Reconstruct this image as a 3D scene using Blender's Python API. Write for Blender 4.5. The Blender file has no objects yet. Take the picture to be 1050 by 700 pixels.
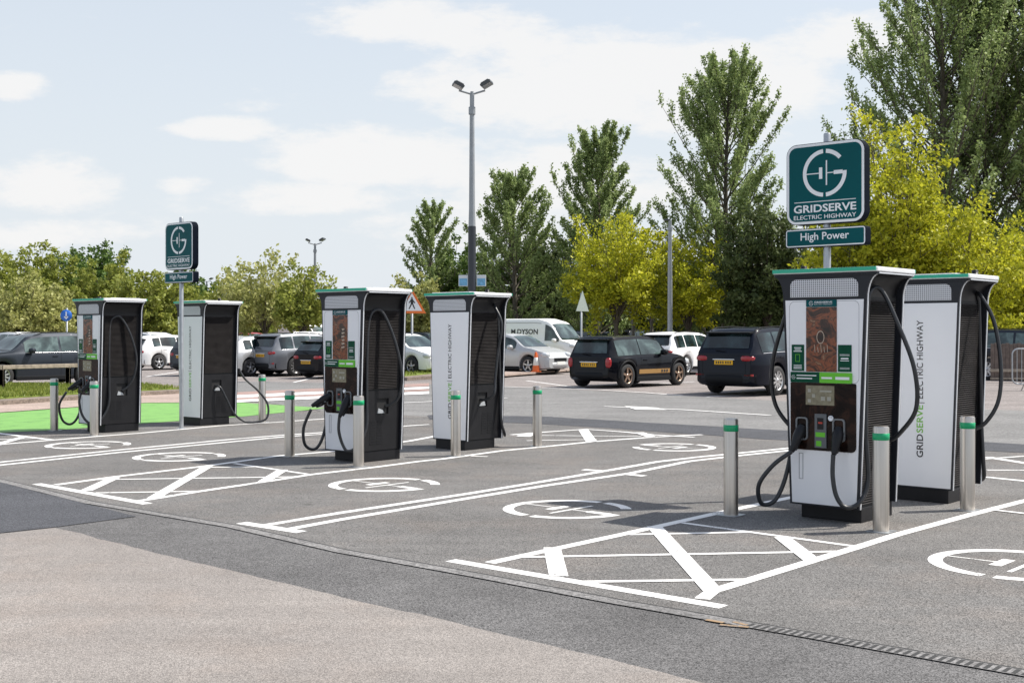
import bpy, bmesh, math, random
import numpy as np
from mathutils import Vector, Matrix
PI = math.pi
sc = bpy.context.scene
COL = sc.collection
# ------------------------------------------------------------------ frame
F, CH, YH = 1241.0, 1.64, 341.0          # focal (px of a 1050 wide frame), eye height, horizon row
def G(x, y, z=0.0):
    Y = F*(CH-z)/(y-YH); return Vector(((x-525)/F*Y, Y, z))
def X_at(x, Y): return (x-525)/F*Y
AR = Vector((.747, -.665, 0)); BB = Vector((.665, .747, 0))
RZ = math.atan2(-.665, .747)
# ------------------------------------------------------------------ tagging
def tag(o, label=None, cat=None, group=None, kind=None):
    if label: o['label'] = label
    if cat: o['category'] = cat
    if group: o['group'] = group
    if kind: o['kind'] = kind
    return o
def thing(name, loc, rz=0.0, label=None, cat=None, group=None):
    o = bpy.data.objects.new(name, None); COL.objects.link(o)
    o.location = loc; o.rotation_euler = (0, 0, rz); o.empty_display_size = .2
    return tag(o, label, cat, group)
class MB:
    def __init__(s): s.v = []; s.f = []; s.m = []; s.sm = []
    def add(s, vs, fs, mi=0, smooth=False):
        b = len(s.v); s.v += [tuple(v) for v in vs]
        for f in fs: s.f.append(tuple(b+i for i in f)); s.m.append(mi); s.sm.append(smooth)
        return s
    def box(s, x0, x1, y0, y1, z0, z1, mi=0):
        return s.add([(x0,y0,z0),(x1,y0,z0),(x1,y1,z0),(x0,y1,z0),(x0,y0,z1),(x1,y0,z1),(x1,y1,z1),(x0,y1,z1)],
            [(0,3,2,1),(4,5,6,7),(0,1,5,4),(1,2,6,5),(2,3,7,6),(3,0,4,7)], mi)
    def prism(s, poly, d0, d1, axis='y', mi=0, smooth=False):
        n = len(poly)
        def mk(p, d):
            return (p[0], d, p[1]) if axis == 'y' else ((d, p[0], p[1]) if axis == 'x' else (p[0], p[1], d))
        vs = [mk(p, d0) for p in poly]+[mk(p, d1) for p in poly]
        s.add(vs, [tuple(range(n)), tuple(range(2*n-1, n-1, -1))], mi)
        s.add(vs, [(i, i+n, (i+1) % n+n, (i+1) % n) for i in range(n)], mi, smooth)
        return s
    def tube(s, pts, r, seg=8, mi=0, smooth=True, caps=True, rad=None):
        P = [Vector(p) for p in pts]; n = len(P)
        T = [(P[min(i+1, n-1)]-P[max(i-1, 0)]).normalized() for i in range(n)]
        up = Vector((0, 0, 1)) if abs(T[0].z) < .9 else Vector((1, 0, 0))
        N = T[0].cross(up).normalized(); vs = []
        for i in range(n):
            N = (N-T[i]*N.dot(T[i])).normalized(); B = T[i].cross(N)
            rr = rad[i] if rad else r
            for k in range(seg):
                a = 2*PI*k/seg; vs.append(P[i]+(N*math.cos(a)+B*math.sin(a))*rr)
        fs = [(i*seg+k, i*seg+(k+1) % seg, (i+1)*seg+(k+1) % seg, (i+1)*seg+k) for i in range(n-1) for k in range(seg)]
        s.add(vs, fs, mi, smooth)
        if caps: s.add(vs[:seg], [tuple(range(seg-1, -1, -1))], mi); s.add(vs[-seg:], [tuple(range(seg))], mi)
        return s
    def lathe(s, prof, seg=24, axis='z', mi=0, c=(0, 0, 0), smooth=True):
        vs = []
        for (r, h) in prof:
            for k in range(seg):
                a = 2*PI*k/seg; x, y = r*math.cos(a), r*math.sin(a)
                p = (x, y, h) if axis == 'z' else ((x, h, y) if axis == 'y' else (h, x, y))
                vs.append((p[0]+c[0], p[1]+c[1], p[2]+c[2]))
        n = len(prof)
        return s.add(vs, [(i*seg+k, i*seg+(k+1) % seg, (i+1)*seg+(k+1) % seg, (i+1)*seg+k) for i in range(n-1) for k in range(seg)], mi, smooth)
    def build(s, name, mats, parent=None, loc=None, rz=None, bevel=0, sharp=None, fixn=False):
        me = bpy.data.meshes.new(name); me.from_pydata(s.v, [], s.f)
        if not isinstance(mats, (list, tuple)): mats = [mats]
        for m in mats: me.materials.append(m)
        me.polygons.foreach_set('material_index', s.m); me.polygons.foreach_set('use_smooth', s.sm)
        if fixn or bevel:
            bm = bmesh.new(); bm.from_mesh(me)
            bmesh.ops.remove_doubles(bm, verts=bm.verts, dist=1e-5)
            bmesh.ops.recalc_face_normals(bm, faces=bm.faces); bm.to_mesh(me); bm.free()
        if sharp: me.set_sharp_from_angle(angle=math.radians(sharp))
        me.update()
        o = bpy.data.objects.new(name, me); COL.objects.link(o)
        if parent: o.parent = parent
        if loc is not None: o.location = loc
        if rz is not None: o.rotation_euler = (0, 0, rz)
        if bevel:
            b = o.modifiers.new('bevel', 'BEVEL'); b.width = bevel; b.segments = 2; b.limit_method = 'ANGLE'
        return o
def rrect(cx, cz, w, h, r, n=5, rs=None):
    rs = rs or (r, r, r, r); out = []
    for (sx, sz, a0, q) in ((1, 1, 0, rs[0]), (-1, 1, 90, rs[1]), (-1, -1, 180, rs[2]), (1, -1, 270, rs[3])):
        for k in range(n+1):
            a = math.radians(a0+90*k/n)
            out.append((cx+sx*(w/2-q)+q*math.cos(a), cz+sz*(h/2-q)+q*math.sin(a)))
    return out
def smooth_path(pts, k=8):
    P = [Vector(p) for p in pts]; out = []
    for i in range(len(P)-1):
        p0 = P[max(i-1, 0)]; p1 = P[i]; p2 = P[i+1]; p3 = P[min(i+2, len(P)-1)]
        for j in range(k):
            t = j/k
            out.append(.5*((2*p1)+(p2-p0)*t+(2*p0-5*p1+4*p2-p3)*t*t+(3*p1-p0-3*p2+p3)*t**3))
    out.append(P[-1]); return out
# ------------------------------------------------------------------ materials
MATS = {}
def mat(name, col, rough=.5, metal=0.0, noise=0.0, nscale=6.0, spec=.5, coat=0.0, emit=None, estr=0):
    if name in MATS: return MATS[name]
    m = bpy.data.materials.new(name); m.use_nodes = True; nt = m.node_tree; b = nt.nodes['Principled BSDF']
    b.inputs['Base Color'].default_value = (*col, 1); b.inputs['Roughness'].default_value = rough
    b.inputs['Metallic'].default_value = metal; b.inputs['Specular IOR Level'].default_value = spec
    b.inputs['Coat Weight'].default_value = coat; b.inputs['Coat Roughness'].default_value = .02
    if emit: b.inputs['Emission Color'].default_value = (*emit, 1); b.inputs['Emission Strength'].default_value = estr
    if noise > 0:
        tc = nt.nodes.new('ShaderNodeTexCoord'); n = nt.nodes.new('ShaderNodeTexNoise')
        n.inputs['Scale'].default_value = nscale; n.inputs['Detail'].default_value = 6
        nt.links.new(tc.outputs['Object'], n.inputs['Vector'])
        r = nt.nodes.new('ShaderNodeMapRange'); r.inputs['From Min'].default_value = .3; r.inputs['From Max'].default_value = .7
        r.inputs['To Min'].default_value = 1-noise; r.inputs['To Max'].default_value = 1+noise
        mx = nt.nodes.new('ShaderNodeVectorMath'); mx.operation = 'SCALE'; mx.inputs[0].default_value = col
        nt.links.new(n.outputs['Fac'], r.inputs['Value']); nt.links.new(r.outputs[0], mx.inputs['Scale'])
        nt.links.new(mx.outputs[0], b.inputs['Base Color'])
        r2 = nt.nodes.new('ShaderNodeMapRange'); r2.inputs['To Min'].default_value = max(rough-.1, .02); r2.inputs['To Max'].default_value = min(rough+.12, 1)
        nt.links.new(n.outputs['Fac'], r2.inputs['Value']); nt.links.new(r2.outputs[0], b.inputs['Roughness'])
    MATS[name] = m; return m
def ramp(nt, stops):
    r = nt.nodes.new('ShaderNodeValToRGB'); e = r.color_ramp.elements
    while len(e) < len(stops): e.new(.5)
    for i, (p, c) in enumerate(stops):
        e[i].position = p; e[i].color = (*c, 1) if len(c) == 3 else c
    return r
def asphalt(name, col, speck=.35, mott=.16, grain=95.0, stain=None, cracks=0.0):
    m = bpy.data.materials.new(name); m.use_nodes = True; nt = m.node_tree; L = nt.links; b = nt.nodes['Principled BSDF']
    tc = nt.nodes.new('ShaderNodeTexCoord'); O = tc.outputs['Object']
    def noise(s, d=4, ro=.6):
        n = nt.nodes.new('ShaderNodeTexNoise'); n.inputs['Scale'].default_value = s; n.inputs['Detail'].default_value = d
        n.inputs['Roughness'].default_value = ro; L.new(O, n.inputs['Vector']); return n.outputs['Fac']
    def mr(v, a, b_, c, d):
        r = nt.nodes.new('ShaderNodeMapRange'); L.new(v, r.inputs['Value'])
        for k, q in zip(('From Min', 'From Max', 'To Min', 'To Max'), (a, b_, c, d)): r.inputs[k].default_value = q
        return r.outputs[0]
    def mul(a, c):
        n = nt.nodes.new('ShaderNodeMath'); n.operation = 'MULTIPLY'; L.new(a, n.inputs[0]); L.new(c, n.inputs[1]); return n.outputs[0]
    vo = nt.nodes.new('ShaderNodeTexVoronoi'); vo.inputs['Scale'].default_value = grain; L.new(O, vo.inputs['Vector'])
    sx = nt.nodes.new('ShaderNodeSeparateColor'); L.new(vo.outputs['Color'], sx.inputs[0])
    g1 = mr(sx.outputs[0], 0, 1, 1-speck*1.35, 1+speck*1.35)
    g2 = mr(noise(260, 2), .3, .7, 1-speck*.8, 1+speck*.8)
    g3 = mr(noise(.55, 5, .62), .32, .68, 1-mott, 1+mott)
    g4 = mr(noise(3.1, 5, .7), .3, .7, 1-mott*.6, 1+mott*.6)
    v = mul(mul(g1, g2), mul(g3, g4))
    mp = nt.nodes.new('ShaderNodeMapping'); mp.inputs['Rotation'].default_value = (0, 0, -RZ); mp.inputs['Scale'].default_value = (.10, 1.7, 1); L.new(O, mp.inputs[0])
    ns = nt.nodes.new('ShaderNodeTexNoise'); ns.inputs['Scale'].default_value = 1.2; ns.inputs['Detail'].default_value = 7; ns.inputs['Roughness'].default_value = .62; L.new(mp.outputs[0], ns.inputs['Vector'])
    v = mul(v, mr(ns.outputs['Fac'], .32, .70, .90, 1.09))
    sp_ = nt.nodes.new('ShaderNodeTexVoronoi'); sp_.inputs['Scale'].default_value = .8; sp_.inputs['Randomness'].default_value = 1; L.new(O, sp_.inputs['Vector'])
    v = mul(v, mr(sp_.outputs['Distance'], .02, .06, .66, 1.0))
    s2_ = nt.nodes.new('ShaderNodeTexVoronoi'); s2_.inputs['Scale'].default_value = .31; a2 = nt.nodes.new('ShaderNodeVectorMath'); a2.operation = 'ADD'
    n2_ = nt.nodes.new('ShaderNodeTexNoise'); n2_.inputs['Scale'].default_value = 4; n2_.inputs['Detail'].default_value = 4; L.new(O, n2_.inputs['Vector'])
    L.new(O, a2.inputs[0]); L.new(n2_.outputs['Color'], a2.inputs[1]); L.new(a2.outputs[0], s2_.inputs['Vector'])
    v = mul(v, mr(s2_.outputs['Distance'], .04, .22, .84, 1.0))
    if cracks:
        vc = nt.nodes.new('ShaderNodeTexVoronoi'); vc.feature = 'DISTANCE_TO_EDGE'; vc.inputs['Scale'].default_value = .33
        ad = nt.nodes.new('ShaderNodeVectorMath'); ad.operation = 'ADD'; nn = nt.nodes.new('ShaderNodeTexNoise'); nn.inputs['Scale'].default_value = 1.3
        nn.inputs['Detail'].default_value = 6; L.new(O, nn.inputs['Vector']); L.new(O, ad.inputs[0]); L.new(nn.outputs['Color'], ad.inputs[1]); L.new(ad.outputs[0], vc.inputs['Vector'])
        v = mul(v, mr(vc.outputs['Distance'], 0, .004, 1-cracks, 1))
    sc_ = nt.nodes.new('ShaderNodeVectorMath'); sc_.operation = 'SCALE'; L.new(v, sc_.inputs['Scale'])
    if stain:
        mx = nt.nodes.new('ShaderNodeMix'); mx.data_type = 'RGBA'; mx.inputs[6].default_value = (*col, 1); mx.inputs[7].default_value = (*stain, 1)
        L.new(mr(noise(.9, 6, .65), .48, .68, 0, .8), mx.inputs[0]); L.new(mx.outputs[2], sc_.inputs[0])
    else: sc_.inputs[0].default_value = col
    L.new(sc_.outputs[0], b.inputs['Base Color']); b.inputs['Roughness'].default_value = .88; b.inputs['Specular IOR Level'].default_value = .25
    bp = nt.nodes.new('ShaderNodeBump'); bp.inputs['Strength'].default_value = .35; bp.inputs['Distance'].default_value = .006
    L.new(vo.outputs['Distance'], bp.inputs['Height']); L.new(bp.outputs[0], b.inputs['Normal'])
    return m
def paint(name, col, wear=.35, under=(.17, .165, .16)):
    m = bpy.data.materials.new(name); m.use_nodes = True; nt = m.node_tree; L = nt.links; b = nt.nodes['Principled BSDF']
    tc = nt.nodes.new('ShaderNodeTexCoord'); n = nt.nodes.new('ShaderNodeTexNoise'); n.inputs['Scale'].default_value = 60; n.inputs['Detail'].default_value = 5
    n2 = nt.nodes.new('ShaderNodeTexNoise'); n2.inputs['Scale'].default_value = 3; n2.inputs['Detail'].default_value = 5
    L.new(tc.outputs['Object'], n.inputs['Vector']); L.new(tc.outputs['Object'], n2.inputs['Vector'])
    a = nt.nodes.new('ShaderNodeMath'); a.operation = 'ADD'; L.new(n.outputs['Fac'], a.inputs[0]); L.new(n2.outputs['Fac'], a.inputs[1])
    r = ramp(nt, [(.0, under), (.5, col)]); mr = nt.nodes.new('ShaderNodeMapRange')
    mr.inputs['From Min'].default_value = .66+.2*wear; mr.inputs['From Max'].default_value = .84+.35*wear; L.new(a.outputs[0], mr.inputs['Value'])
    L.new(mr.outputs[0], r.inputs[0]); L.new(r.outputs[0], b.inputs['Base Color']); b.inputs['Roughness'].default_value = .7
    return m
M_BAY = asphalt('bay_asphalt', (.148, .143, .138), .50, .13, 150, stain=(.175, .158, .145))
M_APRON = asphalt('apron_asphalt', (.122, .119, .118), .50, .16, 150)
M_DARKA = asphalt('dark_asphalt', (.074, .076, .084), .5, .12, 150)
M_OLD = asphalt('old_asphalt', (.245, .224, .208), .30, .09, 170, stain=(.26, .226, .202))
M_ROAD = asphalt('road_asphalt', (.19, .187, .183), .22, .12, 45)
M_FARLOT = asphalt('far_lot_asphalt', (.235, .21, .20), .25, .16, 45)
M_PINK = asphalt('pink_paving', (.36, .285, .245), .15, .12, 30)
M_RED = paint('red_road_paint', (.34, .22, .19), .7)
M_WHITE_P = paint('white_road_paint', (.78, .77, .75), .42, (.20, .195, .19))
M_GREEN_P = paint('green_road_paint', (.17, .37, .085), .8, (.11, .25, .06))
M_KERB = asphalt('kerb_concrete', (.22, .18, .15), .2, .15, 30)
M_DRAIN = asphalt('drain_concrete', (.195, .19, .187), .3, .12, 60)
M_BLACKGAP = mat('drain_gap', (.035, .035, .035), .9)
M_WHITE = mat('white_panel', (.83, .835, .86), .32, noise=.015, nscale=2, coat=.2)
M_CAPW = mat('cap_white', (.75, .76, .77), .35, noise=.04)
M_DGREY = mat('dark_frame', (.018, .020, .026), .42, noise=.08, spec=.3)
M_BLACK = mat('black_plastic', (.010, .010, .012), .42, noise=.15, nscale=12, spec=.3)
M_SLAT = mat('louvre_metal', (.032, .028, .028), .38, noise=.15, nscale=9, spec=.4)
M_COVER = mat('side_cover_plastic', (.012, .012, .014), .45, noise=.15, nscale=9, spec=.3)
M_SLATBACK = mat('louvre_back', (.012, .012, .013), .7)
M_SILVER = mat('silver_trim', (.80, .82, .86), .25, metal=.35)
M_RUBBER = mat('cable_rubber', (.022, .024, .028), .38, noise=.2, nscale=20)
M_TEAL = mat('teal_green_strip', (.03, .42, .27), .4)
M_STEEL = None
M_SIGN = mat('sign_teal', (.001, .078, .088), .45, noise=.04, nscale=2, spec=.12)
M_SIGNEDGE = mat('sign_edge', (.004, .007, .014), .75, spec=.05)
M_SIGNW = mat('sign_white', (.78, .80, .82), .4)
M_LETTERK = mat('letter_black', (.02, .02, .022), .5)
M_LETTERG = mat('letter_green', (.18, .50, .05), .5)
M_DKGREEN = mat('info_green', (.001, .062, .032), .4, noise=.1, nscale=30, spec=.15)
M_LIME = mat('lime_band', (.12, .50, .02), .4)
M_GLASSK = mat('black_glass', (.010, .007, .006), .08, spec=.22)
M_GALV = mat('galvanised', (.42, .44, .46), .42, metal=.7, noise=.12, nscale=8)
M_GREYPOLE = mat('grey_pole', (.30, .32, .34), .45, metal=.3, noise=.1, nscale=3)
M_DARKPOLE = mat('dark_pole', (.03, .035, .045), .4)
def steel():
    m = bpy.data.materials.new('brushed_steel'); m.use_nodes = True; nt = m.node_tree; L = nt.links; b = nt.nodes['Principled BSDF']
    b.inputs['Metallic'].default_value = 1; tc = nt.nodes.new('ShaderNodeTexCoord'); mp = nt.nodes.new('ShaderNodeMapping')
    mp.inputs['Scale'].default_value = (160, 160, 1.2); n = nt.nodes.new('ShaderNodeTexNoise'); n.inputs['Scale'].default_value = 1; n.inputs['Detail'].default_value = 4
    L.new(tc.outputs['Object'], mp.inputs[0]); L.new(mp.outputs[0], n.inputs['Vector'])
    r = ramp(nt, [(.3, (.47, .43, .39)), (.7, (.62, .58, .53))]); L.new(n.outputs['Fac'], r.inputs[0]); L.new(r.outputs[0], b.inputs['Base Color'])
    q = nt.nodes.new('ShaderNodeMapRange'); q.inputs['To Min'].default_value = .26; q.inputs['To Max'].default_value = .42
    L.new(n.outputs['Fac'], q.inputs['Value']); L.new(q.outputs[0], b.inputs['Roughness']); return m
M_STEEL = steel()
def dots():
    m = bpy.data.materials.new('perforated_grille'); m.use_nodes = True; nt = m.node_tree; L = nt.links; b = nt.nodes['Principled BSDF']
    tc = nt.nodes.new('ShaderNodeTexCoord'); sp = nt.nodes.new('ShaderNodeSeparateXYZ'); L.new(tc.outputs['Object'], sp.inputs[0])
    cb = nt.nodes.new('ShaderNodeCombineXYZ'); L.new(sp.outputs[0], cb.inputs[0]); L.new(sp.outputs[2], cb.inputs[1])
    v = nt.nodes.new('ShaderNodeTexVoronoi'); v.voronoi_dimensions = '2D'; v.inputs['Scale'].default_value = 52; v.inputs['Randomness'].default_value = 0
    L.new(cb.outputs[0], v.inputs['Vector']); r = ramp(nt, [(.25, (.10, .10, .11)), (.36, (.62, .63, .66))])
    L.new(v.outputs['Distance'], r.inputs[0]); L.new(r.outputs[0], b.inputs['Base Color']); b.inputs['Roughness'].default_value = .4; return m
M_PERF = dots()
def display_mat():
    m = bpy.data.materials.new('display_picture_reflections'); m.use_nodes = True; nt = m.node_tree; L = nt.links; b = nt.nodes['Principled BSDF']
    tc = nt.nodes.new('ShaderNodeTexCoord'); n = nt.nodes.new('ShaderNodeTexNoise'); n.inputs['Scale'].default_value = 7; n.inputs['Detail'].default_value = 3
    n.inputs['Distortion'].default_value = 2.2; L.new(tc.outputs['Object'], n.inputs['Vector'])
    r = ramp(nt, [(.32, (.008, .005, .004)), (.46, (.035, .014, .009)), (.56, (.14, .042, .018)), (.64, (.04, .018, .011)), (.76, (.24, .13, .075))])  # abstract picture, with red-brown reflections painted into its colour
    L.new(n.outputs['Fac'], r.inputs[0]); L.new(r.outputs[0], b.inputs['Base Color']); b.inputs['Roughness'].default_value = .12
    L.new(r.outputs[0], b.inputs['Emission Color']); b.inputs['Emission Strength'].default_value = .25; return m
M_DISP = display_mat()
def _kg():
    m = bpy.data.materials.new('dark_glass_reflections'); m.use_nodes = True; nt = m.node_tree; L = nt.links; b = nt.nodes['Principled BSDF']
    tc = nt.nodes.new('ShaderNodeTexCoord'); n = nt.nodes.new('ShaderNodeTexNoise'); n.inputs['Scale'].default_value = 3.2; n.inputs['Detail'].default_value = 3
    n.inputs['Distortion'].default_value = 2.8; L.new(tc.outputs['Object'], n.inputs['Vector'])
    r = ramp(nt, [(.40, (.006, .004, .004)), (.52, (.012, .007, .006)), (.60, (.030, .014, .010)), (.68, (.012, .007, .006))])  # brownish reflections on the black glass, painted into the base colour
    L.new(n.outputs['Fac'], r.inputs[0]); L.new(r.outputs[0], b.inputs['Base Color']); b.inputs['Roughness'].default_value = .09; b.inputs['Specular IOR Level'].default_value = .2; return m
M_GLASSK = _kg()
M_SCREEN = mat('screen_olive', (.13, .12, .085), .15, noise=.35, nscale=25, emit=(.16, .15, .10), estr=.15)
# ------------------------------------------------------------------ flat shapes
def strip_mesh(mb, pts, w, z, mi=0):
    P = [Vector((p[0], p[1], 0)) for p in pts]; n = len(P); vs = []
    for i in range(n):
        t = (P[min(i+1, n-1)]-P[max(i-1, 0)]).normalized(); nn = Vector((-t.y, t.x, 0))*w/2
        vs += [(P[i].x+nn.x, P[i].y+nn.y, z), (P[i].x-nn.x, P[i].y-nn.y, z)]
    mb.add(vs, [(2*i, 2*i+1, 2*i+3, 2*i+2) for i in range(n-1)], mi)
def px_strip(mb, pts, w, z): strip_mesh(mb, [G(*p) for p in pts], w, z)
def jagged(P, amp, seed=4):
    rnd = random.Random(seed); out = []
    for i in range(len(P)):
        a, b_ = Vector(P[i][:2]), Vector(P[(i+1) % len(P)][:2]); L_ = (b_-a).length
        n = int(min(L_/.11, 160)) if L_ < 20 else 1; d = (b_-a); nn = Vector((-d.y, d.x)).normalized(); w_ = 0
        for k in range(max(n, 1)):
            w_ = w_*.8+rnd.gauss(0, amp*.5); q = a+d*(k/max(n, 1))+(nn*w_ if k and n > 2 else Vector((0, 0))); out.append((q.x, q.y, 0))
    return out
def sheet(name, poly, m, z, kind='structure', parent=None, jag=0):
    if jag: poly = jagged(poly, jag)
    mb = MB(); P = [Vector(p) for p in poly]; area = sum(P[i].x*P[(i+1) % len(P)].y-P[(i+1) % len(P)].x*P[i].y for i in range(len(P)))
    if area < 0: P.reverse()
    mb.add([(p.x, p.y, z) for p in P], [tuple(range(len(P)))])
    o = mb.build(name, m, parent)
    if kind and not parent: o['kind'] = kind
    return o
def raised(name, poly, m, z0, z1, label=None, cat=None, parent=None, kind='structure'):
    mb = MB(); P = [Vector(p) for p in poly]; area = sum(P[i].x*P[(i+1) % len(P)].y-P[(i+1) % len(P)].x*P[i].y for i in range(len(P)))
    if area < 0: P.reverse()
    mb.prism([(p.x, p.y) for p in P], z0, z1, 'z'); o = mb.build(name, m, parent, fixn=True)
    if not parent: o['kind'] = kind
    return o
_fc = {}
def text_polys(s, bold=0.0):
    k = (s, bold)
    if k in _fc: return _fc[k]
    cu = bpy.data.curves.new('t', 'FONT'); cu.body = s; cu.offset = bold; cu.resolution_u = 3
    o = bpy.data.objects.new('t', cu); COL.objects.link(o)
    dg = bpy.context.evaluated_depsgraph_get(); me = bpy.data.meshes.new_from_object(o.evaluated_get(dg))
    vs = [(v.co.x, v.co.y) for v in me.vertices]; fs = [tuple(p.vertices) for p in me.polygons]
    bpy.data.objects.remove(o); bpy.data.curves.remove(cu); bpy.data.meshes.remove(me)
    _fc[k] = (vs, fs); return _fc[k]
def put_text(mb, s, x0, z0, w, h, place, bold=0.0, mi=0):
    vs, fs = text_polys(s, bold); xs = [v[0] for v in vs]; ys = [v[1] for v in vs]
    ax, bx, ay, by = min(xs), max(xs), min(ys), max(ys)
    mb.add([place(x0+(v[0]-ax)/(bx-ax)*w, z0+(v[1]-ay)/(by-ay)*h) for v in vs], fs, mi)
def g_logo(mb, cx, cz, r, place, mi=0, th=.17):
    def arc(a0, a1):
        n = max(2, int(abs(a1-a0)/6)); vs = []
        for i in range(n+1):
            a = math.radians(a0+(a1-a0)*i/n)
            vs += [place(cx+r*math.cos(a), cz+r*math.sin(a)), place(cx+r*(1-th)*math.cos(a), cz+r*(1-th)*math.sin(a))]
        mb.add(vs, [(2*i, 2*i+2, 2*i+3, 2*i+1) for i in range(n)], mi)
    def rect(x0, x1, z0, z1):
        mb.add([place(cx+x*r, cz+z*r) for x, z in ((x0, z0), (x1, z0), (x1, z1), (x0, z1))], [(0, 1, 2, 3)], mi)
    arc(40, 86); arc(94, 266); arc(274, 362)
    rect(.42, .825, -.09, .07)
    rect(-.83, -.25, -.02, .02); rect(-.25, -.1, -.24, .24); rect(.06, .12, -.52, .52); rect(.12, .42, -.03, .01)
# ------------------------------------------------------------------ ground
gr = sheet('ground', [(-900, -60), (900, -60), (900, 1800), (-900, 1800)], mat('ground_grass', (.075, .09, .03), .95, noise=.4, nscale=.5), -.03)
lot = sheet('car_park', [(-120, -40), (120, -40), (120, 95), (-120, 95)], M_FARLOT, -.008)
# charging bays sheet: from the drain line back to the access road
drain_px = [(0, 492.5), (91, 515), (238, 539.5), (350, 565), (490, 590), (630, 616.5), (700, 628.5), (1050, 690)]
DR = [G(*p) for p in drain_px]
DR = [DR[0]-AR*16] + DR + [DR[-1]+AR*14]
strip_far = [G(-260, 420), G(0, 443), G(110, 441), G(300, 428), G(440, 427), G(560, 427), G(780, 440.5), G(1050, 456)]
strip_far = [strip_far[0]] + strip_far[1:] + [strip_far[-1]+AR*14]
bays = sheet('bay_surface', DR + [strip_far[-1]] + list(reversed(strip_far[4:-1])) + [G(330, 421), G(150, 421), G(0, 430), G(-200, 440)], M_BAY, 0.0)
PL = [G(55, 541), G(350, 612), G(700, 695)]
PL = PL + [PL[-1]+(PL[-1]-PL[-2])*4]
edge_left = [G(0, 547), G(0, 547)+Vector((-6, -4.6, 0))]
sheet('apron', DR + [DR[-1]-BB*8, Vector((-14, -6, 0)), DR[0]-BB*3], M_APRON, -.004)
sheet('old_road', [edge_left[1], edge_left[0]] + PL + [Vector((12, -8, 0)), Vector((-14, -8, 0))], M_OLD, .002, jag=.014)
off = .06
sheet('dark_patch', [DR[0]-BB*off, DR[1]-BB*off, DR[2]-BB*off, G(140, 529), G(57, 540), G(0, 546), edge_left[1]+Vector((-.1, .1, 0)), DR[0]-BB*4], M_DARKA, .0012, jag=.006)
# access road beyond the bays
sheet('access_road', [G(330, 421), G(440, 427), G(560, 427.5), G(780, 440.5), G(1050, 456), G(1050, 456)+AR*14, G(1050, 456)+AR*14+BB*12,
      G(1050, 421), G(800, 411), G(640, 402), G(556, 397.5), G(440, 394), G(250, 391), G(150, 395)], M_ROAD, .0)
sheet('dark_road_strip', [G(440, 425.5), G(560, 427), G(780, 440), G(1050, 455.5), G(1050, 464), G(780, 450), G(640, 440), G(560, 435), G(440, 430)], M_DARKA, .004, jag=.03)
sheet('green_lane', [G(-120, 423), G(0, 423.5), G(75, 418), G(150, 413.3), G(250, 413), G(335, 418.5), G(250, 427), G(150, 434), G(60, 441), G(0, 443.5), G(-120, 450)], M_GREEN_P, .006)
sheet('pink_pavement', [G(-120, 426), G(0, 423), G(75, 417.5), G(150, 413), G(248, 412.5), G(235, 402), G(150, 402), G(75, 407), G(0, 411), G(-120, 417)], M_PINK, .008)
# red and white crossing
mb = MB(); mw = MB()
for i, (ya, yb) in enumerate(((402.5, 405.5), (405.5, 408.3), (408.3, 410.3), (410.3, 413.0))):
    (mb if i % 2 == 0 else mw).add([(*G(240, ya)[:2], .012), (*G(440, ya-9.5)[:2], .012), (*G(440, yb-9)[:2], .012), (*G(240, yb)[:2], .012)], [(3, 2, 1, 0)])
lotparts = []
mb.build('crossing_band', M_RED, lot); mw.build('crossing_stripe', M_WHITE_P, lot)
# painted markings, parts of the bay surface
def island(name, lines):
    m_ = MB()
    for i, (w, pts) in enumerate(lines): px_strip(m_, pts, w, .0022+.0004*i)
    return m_.build(name, M_WHITE_P, bays)
WL, WK, WT = .10, .13, .065
L1 = [(502, 577), (639, 547.5), (742, 524.5), (808, 510.5), (880, 497)]
R1 = [(720, 614), (730, 606.2), (876, 561.8), (919, 548.2), (998, 526.8), (1050, 513.5), (1120, 498)]
island('hatched_marking', [(.11, [(462, 574.3), (742, 622)]), (WL, L1), (WL, R1), (WT, [(700, 536), (876, 560)]), (WT, [(645, 548), (765, 545.6)]),
    (WT, [(532, 571.3), (864, 565.3)]), (WT, [(594, 596.6), (768, 594.3)]), (WK, [(566, 561.5), (573, 591)]), (WK, [(671, 540), (731, 606)]), (WK, [(802, 551), (833, 575)]),
    (WT, [(1019, 523), (1052, 526.8)])])
L2 = [(57, 497), (120, 488.4), (206, 478.3), (216, 477), (285, 467.3), (337, 463), (420, 452), (452, 446)]
R2 = [(141, 513.8), (204.6, 503.7), (271, 493.9), (318.4, 486.5), (386, 478.7), (430, 472.9), (455, 470.3), (481, 466.7), (515, 462), (570, 456.7), (608, 452.7), (670, 448), (720, 445.5)]
island('hatched_marking', [(.11, [(37.5, 495.8), (151.5, 516.4)]), (WL, L2), (WL, R2), (WT, [(240, 475), (317, 486.3)]), (WT, [(204, 479.2), (262, 478.5)]),
    (WT, [(98, 491.8), (306, 488.8)]), (WT, [(98, 505.4), (208, 503.6)]), (WK, [(118, 489.6), (88, 503.2)]), (WK, [(213, 478.2), (157, 511)]), (WK, [(290, 481.8), (270, 494)]),
    (WT, [(483, 467.8), (500, 468.3)]),
    (WL, [(524, 446), (560, 443), (601, 440.2), (640, 443), (670, 446), (712, 448.4)]), (WT, [(530, 446.4), (658, 447.6)]), (WT, [(540, 452), (612, 450.8)]), (.17, [(598, 440.6), (606.5, 453)]), (.17, [(655, 443.6), (668, 448)]), (.22, [(536, 448), (546, 444.5)])])
R3 = [(-60, 466), (0, 455.5), (54.9, 451), (87, 448.3), (146, 443.7), (170, 441.5), (225, 436.4), (290, 432.3), (350, 428)]
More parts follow.
